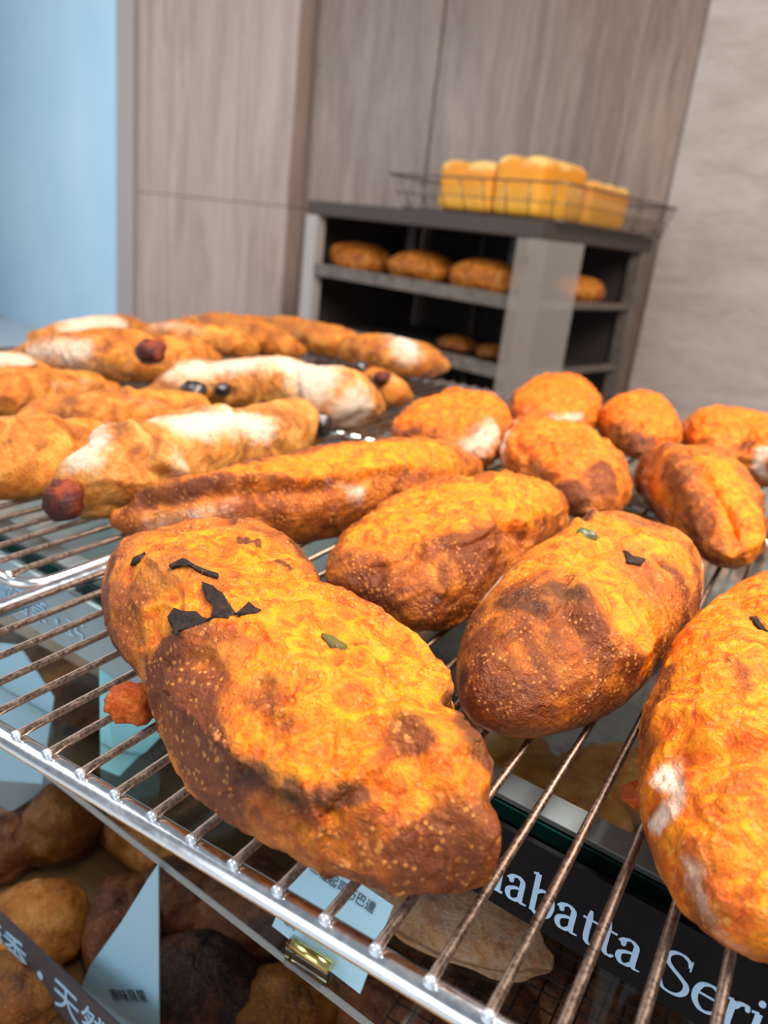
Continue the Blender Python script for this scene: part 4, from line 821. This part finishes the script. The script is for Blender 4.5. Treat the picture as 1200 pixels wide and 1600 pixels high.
GL = {
 'a': (.44, [stroke([(.06, .35), (.10, .43), (.20, .465), (.29, .41), (.30, .30), (.30, .10), (.34, .03), (.43, .03)], taper=(1.6, .5)), stroke([(.30, .275), (.17, .245), (.07, .18), (.06, .09), (.12, .02), (.21, .025), (.30, .10)]), dot(.085, .35, .038)]),
 'b': (.51, [stroke([(.10, .73), (.10, .02)], False), stroke([(.01, .70), (.10, .73)], False, .03, .03), stroke([(.11, .36), (.18, .44), (.28, .465), (.40, .39), (.43, .24), (.39, .08), (.28, .0), (.18, .01), (.09, .06)], taper=(.5, .8))]),
 't': (.32, [stroke([(.13, .60), (.13, .42), (.13, .12), (.17, .025), (.24, .01), (.31, .05)], taper=(.5, .4)), serif(.02, .29, .42)]),
 'S': (.54, [stroke([(.43, .55), (.40, .64), (.30, .695), (.18, .68), (.09, .60), (.09, .50), (.17, .42), (.32, .33), (.44, .24), (.45, .12), (.37, .02), (.24, -.01), (.12, .02), (.06, .14)], thick=.095, taper=(.5, .5)), (np.array([[.435, .68], [.455, .68]]), np.array([[.43, .50], [.455, .50]])), (np.array([[.04, .18], [.065, .18]]), np.array([[.04, .0], [.06, .0]]))]),
 'e': (.45, [stroke([(.07, .265), (.39, .265)], False), stroke([(.385, .265), (.37, .40), (.26, .465), (.12, .42), (.055, .28), (.07, .12), (.17, .01), (.29, .01), (.41, .09)], taper=(.6, .4))]),
 'r': (.36, [stroke([(.12, .45), (.12, .02)], False), stroke([(.02, .43), (.12, .45)], False, .03, .03), serif(.03, .22, 0), stroke([(.14, .33), (.20, .43), (.28, .46), (.34, .44)], taper=(.5, 1)), dot(.325, .415, .038)]),
 'i': (.25, [stroke([(.12, .45), (.12, .02)], False), stroke([(.02, .43), (.12, .45)], False, .03, .03), serif(.02, .22, 0), dot(.115, .62, .05)]),
 's': (.37, [stroke([(.29, .36), (.24, .44), (.15, .46), (.07, .40), (.08, .31), (.19, .25), (.29, .18), (.28, .06), (.18, .0), (.09, .02), (.05, .11)], thick=.08)]),
 'C': (.62, [stroke([(.53, .54), (.46, .65), (.33, .695), (.17, .63), (.08, .48), (.07, .25), (.16, .07), (.32, -.01), (.46, .03), (.54, .14)], taper=(.5, .5)), (np.array([[.54, .68], [.56, .68]]), np.array([[.53, .47], [.56, .47]]))]),
 ' ': (.24, [])}
def lettering(word, s0, zbase, em, mat, parent, stretch=1.0, slope=0.0):
    V = []; Fc = []; x = 0.0
    for ch in word:
        adv, ribs = GL[ch]
        for ri, (A, B) in enumerate(ribs):
            k = len(A); b0 = len(V)
            for lay in (.0002, .0006 + .00007 * ri):
                for P in (A, B):
                    for p in P: V.append(spos(s0 + (x + p[0]) * em * stretch, zbase + p[1] * em + slope * (x + p[0]) * em * stretch, lay))
            for i in range(k - 1):
                Fc.append((b0 + 2 * k + i, b0 + 3 * k + i, b0 + 3 * k + i + 1, b0 + 2 * k + i + 1))
                Fc.append((b0 + i, b0 + 2 * k + i, b0 + 2 * k + i + 1, b0 + i + 1)); Fc.append((b0 + k + i, b0 + k + i + 1, b0 + 3 * k + i + 1, b0 + 3 * k + i))
        x += adv
    o = mesh('lettering', V, Fc, mat, None, False); reparent(o, parent); return x * em * stretch
em = .0288; st_ = .885
sa, za = s_of(784, 1395); sb_, zb2 = s_of(1001, 1516); sc_, zc2 = s_of(1104, 1581)
slope = (zc2 - za) / (sc_ - sa)
lettering('Ciabatta Series', sb_ - 3.34 * em * st_, za - slope * (sa - (sb_ - 3.34 * em * st_)), em, M['letter'], sgn, st_, slope)

text_mesh('lettering', '歐香草・巧', .0200, M['letter_grey'], spos(s_of(4, 950)[0] - .004, -.0545, .0008), sd3, (0, 0, 1), sg2)

# ---------------------------------------------------------------- tray and loaves below the glass
tr = empty('baking_tray', (-.4, .75, -.165)); tag(tr, 'brushed steel tray below the glass shelf, behind the shelf signs', 'tray')
box('base', (-1.3, .43, -.165), (1.9, -.05, 0), (0, .76, 0), (0, 0, .003), M['tray'], tr)
box('liner', (-1.25, .445, -.162), (.80, -.03, 0), (0, .6, 0), (0, 0, .001), M['liner'], tr)
box('lip', (-1.3, .425, -.165), (1.9, -.05, 0), (0, .005, 0), (0, 0, .016), M['tray'], tr, .001)
def lump(name, px, py, z, L, W, hh, yaw, mat, label, cat, group, seed=1, n=5, flour=0.0):
    c = at(px, py, z + hh * .5); c[2] = z + hh * .46
    o = blob(name, c, (L, W, hh * .5), M[mat], None, seed, n, .16, 1.8, math.radians(yaw))
    me = o.data; k = len(me.vertices); paint(o, np.zeros((k, 3)), np.full(k, flour))
    me2 = np.empty(k * 3, np.float32); me.vertices.foreach_get('co', me2); me2 = me2.reshape(-1, 3); me2[:, 2] = np.maximum(me2[:, 2], -hh * .455); me.vertices.foreach_set('co', me2.ravel()); me.update()
    tag(o, label, cat, group); return o
g3 = 'floury loaves on the tray below the glass'
lump('floury_loaf', 760, 1185, -.162, .058, .032, .045, 5, 'floury', 'floury loaf seen through the glass between the two nearest right loaves, far one', 'bread', g3, 2)
lump('floury_loaf', 860, 1255, -.162, .055, .032, .045, -8, 'floury', 'floury loaf seen through the glass just above the green shelf edge', 'bread', g3, 3)
lump('floury_loaf', 975, 1235, -.162, .050, .034, .045, 20, 'floury', 'floury loaf under the glass beside the red cheese drip of the right loaf', 'bread', g3, 4)
# lower level of the display: board, second glass edge, dark strip sign, loaves and cards
bd = box('serving_board', (-1.0, .10, -.33), (1.7, -.10, 0), (0, .75, 0), (0, 0, .02), M['board'], None, .003)
tag(bd, 'tan wooden serving board at the bottom of the display under the cards and loaves', 'board')
cs = empty('display_case', (-.2, .5, ZF)); tag(cs, 'dark wooden counter case that carries the serving board', 'counter')
box('body', (-1.3, .15, ZF), (2.4, 0, 0), (0, 1.1, 0), (0, 0, -.3355 - ZF), M['case'], cs, .004)
o = box('back_board', (-1.3, 1.21, -.335), (2.4, 0, 0), (0, .03, 0), (0, 0, .20), M['case'], None, .002); tag(o, 'dark wooden board closing the display behind the wire racks', 'board')
o = box('side_board', (.75, .22, -.335), (.03, 0, 0), (0, .99, 0), (0, 0, .325), M['case'], None, .002); tag(o, 'dark wooden end board at the right end of the display', 'board')
p0, p1 = at(0, 1158, -.15), at(500, 1550, -.15); dv = (p1 - p0) / np.linalg.norm(p1 - p0); nv = np.array([-dv[1], dv[0], 0])
lg = empty('lower_glass_shelf', (-.3, .4, -.15)); tag(lg, 'lower clear glass shelf with thin pale edge crossing below the bright front rail', 'shelf')
q = p0 - dv * .3
box('pane', q + nv * .001, dv * .78, nv * .13, (0, 0, .005), M['glass'], lg)
box('pane_edge', q, dv * .78, nv * .001, (0, 0, .005), M['channel'], lg)
p0, p1 = at(-60, 1372, -.25), at(300, 1712, -.25); dv2 = (p1 - p0) / np.linalg.norm(p1 - p0); nv2 = np.array([-dv2[1], dv2[0], 0])
st = empty('strip_sign', [float(x) for x in (p0 + p1) / 2]); tag(st, 'narrow dark strip sign with pale characters at the bottom left corner', 'sign')
r_ = ray(0, 1490); t_ = (nv2 @ p0) / (nv2 @ r_); hgt = abs(float((EYE + r_ * t_)[2] + .25))
r_ = ray(0, 1492); t_ = (nv2 @ p0) / (nv2 @ r_); zlow = float((EYE + r_ * t_)[2])
box('board', np.array([p0[0], p0[1], zlow]) - dv2 * .05, dv2 * .34, nv2 * .002, (0, 0, -.25 - zlow), M['dark_strip'], st)
sh = (-.25 - zlow)
r_ = ray(22, 1480); t_ = (nv2 @ p0) / (nv2 @ r_); sx = float((EYE + r_ * t_ - p0) @ dv2)
text_mesh('lettering', '麥香・天然酵母', sh * .72, M['letter_grey'], p0 + dv2 * (sx - sh * 1.02) + np.array([0, 0, -sh * .78]) - nv2 * .0006, dv2, (0, 0, 1), st)

def card(name, corners, mat, label, lines=(), cat='card'):
    # four corners (bl, br, tr, tl), a real sheet 1.2 mm thick
    c = [np.array(p) for p in corners]; ex = c[1] - c[0]; ey = c[3] - c[0]; n = np.cross(ex, ey); n /= np.linalg.norm(n)
    t = empty(name, [float(x) for x in c[0]]); tag(t, label, cat)
    k = len(c); V = c + [p - n * .0012 for p in c]
    Fc = [tuple(range(k)), tuple(range(2 * k - 1, k - 1, -1))] + [(i, k + i, k + (i + 1) % k, (i + 1) % k) for i in range(k)]
    o = mesh('sheet', V, Fc, mat, None, False); bm = bmesh.new(); bm.from_mesh(o.data); bmesh.ops.recalc_face_normals(bm, faces=bm.faces); bm.to_mesh(o.data); bm.free()
    reparent(o, t)
    for body, u, v, sz_ in lines:
        text_mesh('lettering', body, sz_, M['ink'], c[0] + ex * u + ey * v + n * .0006, ex, ey, t, .0001)
    return t
def lean(pbl, pbr, ptl, z0, up):       # bottom corners on height z0, top pixel corner at height z0+up
    a = at(*pbl, z0); b_ = at(*pbr, z0); c_ = at(*ptl, z0 + up); return [a, b_, b_ + (c_ - a), c_]
bl, br_ = at(425, 1447, -.135), at(562, 1553, -.135); tr_ = at(614, 1415, -.10)
cd = card('price_card', [bl, br_, tr_, tr_ - (br_ - bl)], M['card'], 'pale blue price card with a gold clip below the bright front rail', [('三種起司巧巴達', .14, .80, .0062), ('NT', .10, .30, .005), ('起司', .10, .12, .004)])
pc = at(457, 1474, -.130); pd = at(517, 1512, -.130)
o = tube('clip', [pc, pc * .5 + pd * .5, pd], .0032, M['brass'], cd, 12); o['label'] = 'shiny gold clip'
box('holder', pc + np.array([-.004, .0, -.018]), (pd - pc) * 1.1, (0, .016, 0), (0, 0, .016), M['glass'], cd)
card('price_card', [aty(157, 1205, .33), aty(186, 1217, .33), aty(252, 1150, .345), aty(250, 1115, .345), aty(177, 1052, .335), aty(155, 1045, .33)], M['card_cyan'], 'bright cyan card beside the fallen cheese drip of the large loaf')
card('price_card', [aty(-60, 1215, .33), aty(66, 1225, .33), aty(84, 1090, .33), aty(60, 1055, .33), aty(28, 1008, .33), aty(-60, 1000, .33)], M['card'], 'pale blue card under the wires at the left edge')
card('price_card', [aty(95, 1625, .27), aty(248, 1640, .27), aty(247, 1350, .27), aty(232, 1372, .27), aty(190, 1440, .27), aty(140, 1510, .27)], M['card'], 'tall pale pointed card between the strip sign and the dark cocoa bun', [('原味貝果', .30, .30, .010)])
card('price_card', [aty(-80, 1270, .36), aty(0, 1280, .36), aty(90, 1222, .36), aty(100, 1195, .36), aty(-80, 1090, .36)], M['sheet_and_sky_sheen_grey'], 'grey-blue sheet at the left edge just below the bright front rail')

gb = 'loaves on the bottom serving board'; Z = -.31
lump('bread_loaf', 105, 1275, Z, 0.031, 0.044, .07, 10, 'shaded_golden', 'golden loaf at the left below the bright rail, beside the grey-blue sheet', 'bread', gb, 2)
lump('bread_loaf', 195, 1450, Z, 0.030, 0.048, .05, 40, 'dark_bread', 'dark brown loaf to the left of the tall pointed card', 'bread', gb, 3)
lump('bread_loaf', 60, 1440, Z, 0.039, 0.035, .05, 0, 'floury', 'pinkish floured bun above the strip sign', 'bread', gb, 4)
lump('bread_loaf', 5, 1545, Z, 0.044, 0.026, .04, 30, 'shaded_golden', 'orange loaf below the strip sign in the bottom left corner', 'bread', gb, 5)
lump('bread_loaf', 5, 1320, Z, 0.030, 0.030, .05, 0, 'dark_bread', 'mauve brown round bun cut by the left edge', 'bread', gb, 6)
lump('bread_loaf', 215, 1310, Z, 0.074, 0.019, .045, -8, 'floury', 'long floury loaf under the lower glass edge, left of the centre', 'bread', gb, 7)
lump('bread_loaf', 310, 1540, Z, 0.045, 0.039, .06, 10, 'cocoa', 'dark cocoa bun in the bottom foreground', 'bread', gb, 8)
lump('bread_loaf', 385, 1420, Z, 0.048, 0.044, .05, 20, 'dark_bread', 'chestnut brown loaf to the left of the price card with gold clip', 'bread', gb, 9)
lump('bread_loaf', 445, 1570, Z, 0.044, 0.030, .05, 50, 'shaded_golden', 'orange brown loaf at the bottom, right of the dark cocoa bun', 'bread', gb, 10)
lump('bread_loaf', 290, 1400, Z, 0.044, 0.035, .05, 60, 'dark_bread', 'golden brown loaf right of the tall pointed card tip', 'bread', gb, 11)
lump('bread_loaf', 590, 1560, Z, 0.044, 0.035, .05, 0, 'dark_bread', 'brown loaf hidden behind the front rail, bottom centre', 'bread', gb, 12)
g6 = 'loaves under the black cooling grid'
lump('floury_loaf', 700, 1432, -.162, .06, .026, .032, 5, 'floury', 'white floury loaf at the lower left of the black shelf sign', 'bread', g3, 5, 5, .6)
lump('bread_loaf', 110, 1060, Z, .075, .055, .09, 0, 'shaded_golden', 'brown loaf seen through the wires between two blue cards', 'bread', g3, 6)
for i, (x, y) in enumerate(((800, 1530), (900, 1570), (760, 1590), (1000, 1620), (680, 1560))):
    lump('bread_loaf', x, y, Z, .042, .032, .05, 30 * i, 'dark_bread', ['dark loaf under the black grid, nearest the white floury loaf', 'dark loaf under the middle of the black grid', 'dark loaf under the black grid behind the front rail', 'dark loaf under the black grid below the sign, far right', 'dark loaf under the left end of the black grid'][i], 'bread', g6, 20 + i)
gt = empty('cooling_grid', (-.05, .45, -.31)); tag(gt, 'black square mesh cooling grid below the black shelf sign', 'rack')
c0 = at(800, 1530, -.24)
for a0, n_g, dx in ((0, 22, 1), (1, 18, 0)):
    for k in range(n_g):
        if dx: p = np.array([c0[0] - .055 + k * .0125, c0[1] - .10, -.24]); q_ = p + np.array([0.0, .20, 0])
        else: p = np.array([c0[0] - .055, c0[1] - .10 + k * .0125, -.2385]); q_ = p + np.array([.25, 0, 0])
        tube('grid_wire', [p, q_], .0007, M['black_wire'], gt, 6)
for fx, fy in ((-.055, -.10), (.19, -.10), (-.055, .10), (.19, .10)):
    tube('foot', [np.array([c0[0] + fx, c0[1] + fy, -.31]), np.array([c0[0] + fx, c0[1] + fy, -.24])], .0015, M['black_wire'], gt, 6)


# ---------------------------------------------------------------- breads in the cabinet, basket and toast loaves on top
g5 = 'round brown loaves on the upper cabinet shelf'
for i, (px, nm) in enumerate(((562, 'leftmost'), (660, 'middle'), (762, 'rightmost'))):
    s_, _ = sz(px, 415, .2)
    c = L3(s_, .2, z1 + .045)
    o = blob('round_loaf', c, (.145, .13, .07), M['plain'], None, 3 + i, 4, .12, 1.6); k = len(o.data.vertices); paint(o, np.tile([0, .45, 0], (k, 1)), np.zeros(k))
    tag(o, '%s of the three round brown loaves on the upper cabinet shelf' % nm, 'bread', g5)
for i, (px, nm) in enumerate(((712, 'left'), (775, 'right'))):
    s_, _ = sz(px, 555, .2)
    o = blob('round_loaf', L3(s_, .2, z2 + .022), (.08, .09, .035), M['shaded_golden'], None, 7 + i, 4, .12, 1.6); k = len(o.data.vertices); paint(o, np.tile([0, .6, 0], (k, 1)), np.zeros(k))
    tag(o, '%s dark round loaf on the lower cabinet shelf' % nm, 'bread', 'round loaves on the lower cabinet shelf')
o = blob('round_loaf', L3(-.12, .5, z1 + .04), (.10, .10, .055), M['plain'], None, 12, 4, .12, 1.6); k = len(o.data.vertices); paint(o, np.tile([0, .3, 0], (k, 1)), np.zeros(k))
tag(o, 'brown round loaf at the back of the upper cabinet shelf behind the clear pane', 'bread', g5)

bk = empty('wire_basket', L3(-.4, .35, zt)); tag(bk, 'shallow dark wire basket of toast loaves on top of the cabinet', 'basket')
bs0, bs1 = -.68, .035; bd0, bd1 = .05, .78; bt = .118; fl_o = .05
def brect(z, o_): return [L3(bs0 - o_, bd0 - o_ * .6, z), L3(bs1 + o_ * .4, bd0 - o_ * .6, z), L3(bs1 + o_ * .4, bd1 + o_, z), L3(bs0 - o_, bd1 + o_, z)]
def loopt(name, pts, r, mat, par):
    P = []
    for a, b in zip(pts, pts[1:] + pts[:1]):
        for k in range(8): P.append(a + (b - a) * (k + .04) / 8)
    return tube(name, P, r, mat, par, 6, True)
loopt('rim', brect(zt + bt, fl_o), .004, M['basket_wire'], bk)
loopt('base_ring', brect(zt + .006, 0), .003, M['basket_wire'], bk)
loopt('middle_ring', brect(zt + bt * .5, fl_o * .5), .002, M['basket_wire'], bk)
V = []; Fc = []
B0, B1 = brect(zt + .006, 0), brect(zt + bt, fl_o)
for i, nw in enumerate((8, 40, 8, 24)):
    j = (i + 1) % 4
    for k in range(nw):
        t = (k + .5) / nw; v, f = tube_arrays([B0[i] + (B0[j] - B0[i]) * t, B1[i] + (B1[j] - B1[i]) * t], .0017 if nw > 10 else .0026, 5)
        Fc += [tuple(q + len(V) for q in ff) for ff in f]; V += v
for k in range(24):
    t = (k + .5) / 24; v, f = tube_arrays([B0[0] + (B0[1] - B0[0]) * t, B0[3] + (B0[2] - B0[3]) * t], .0016, 5)
    Fc += [tuple(q + len(V) for q in ff) for ff in f]; V += v
o = mesh('wire_mesh', V, Fc, M['basket_wire']); reparent(o, bk); o['kind'] = 'stuff'
# toast loaves
m, nt, b = newmat('toast_crust'); M['toast'] = m
tc = N(nt, 'ShaderNodeTexCoord'); sp_ = N(nt, 'ShaderNodeSeparateXYZ'); nt.links.new(tc.outputs['Generated'], sp_.inputs[0])
n_ = noise(nt, tc.outputs['Object'], 14, 4, .5, .4)
base = ramp(nt, mathn(nt, 'ADD', sp_.outputs[2], mathn(nt, 'MULTIPLY', mathn(nt, 'SUBTRACT', n_, .5), .5)), [(.25, (.88, .42, .04)), (.62, (.82, .31, .012)), (.80, (.80, .28, .010)), (.95, (.96, .62, .20))])
nt.links.new(base, b.inputs['Base Color']); b.inputs['Roughness'].default_value = .55
def toast(s0, d0, w, dp, hh, lobes, axis, label):
    nx, ny, nz = 26, 26, 14
    bm = bmesh.new(); bmesh.ops.create_cube(bm, size=1)
    bmesh.ops.subdivide_edges(bm, edges=bm.edges[:], cuts=15, use_grid_fill=True)
    for v in bm.verts:
        x, y, z = v.co
        # round the box
        q = np.array([x, y, z]) * 2; e = 9.0; l = (np.abs(q) ** e).sum() ** (1 / e); q = q / l
        x, y, z = q / 2
        t = (x if axis == 0 else y) + .5
        dome = .10 * abs(math.sin(math.pi * lobes * min(max(t, 0.001), .999))) ** .6 * max(0, z * 2) ** 1.0 - .06 * (z > 0) * z
        v.co = (x * w * (1 + .05 * max(0, z)), y * dp * (1 + .05 * max(0, z)), (z + .5 + dome) * hh)
    o = from_bm('toast_loaf', bm, M['toast'], None, True)
    P = L3(s0 + w / 2, d0 + dp / 2, zt + .009); o.location = P; o.rotation_euler.z = math.atan2(E[1], E[0])
    tag(o, label, 'bread', 'toast loaves in the wire basket'); return o
sA = sz(682, 290, .08)[0]; sB = sz(768, 290, .08)[0]; sC = sz(845, 290, .08)[0]
toast(sA, .08, sB - sA - .005, .32, .165, 2, 0, 'yellow toast loaf at the left in the wire basket on the cabinet')
toast(sB, .08, sC - sB, .30, .185, 2, 0, 'tallest yellow toast loaf in the middle of the wire basket')
toast(sC - .14, .41, .14, .30, .150, 3, 1, 'pale golden toast loaf at the back right corner of the wire basket')

# ---------------------------------------------------------------- lift everything to the rack's height
for o in list(COL.objects):
    if o.parent is None and o.type in ('MESH', 'EMPTY'):
        o.location.z += ZR
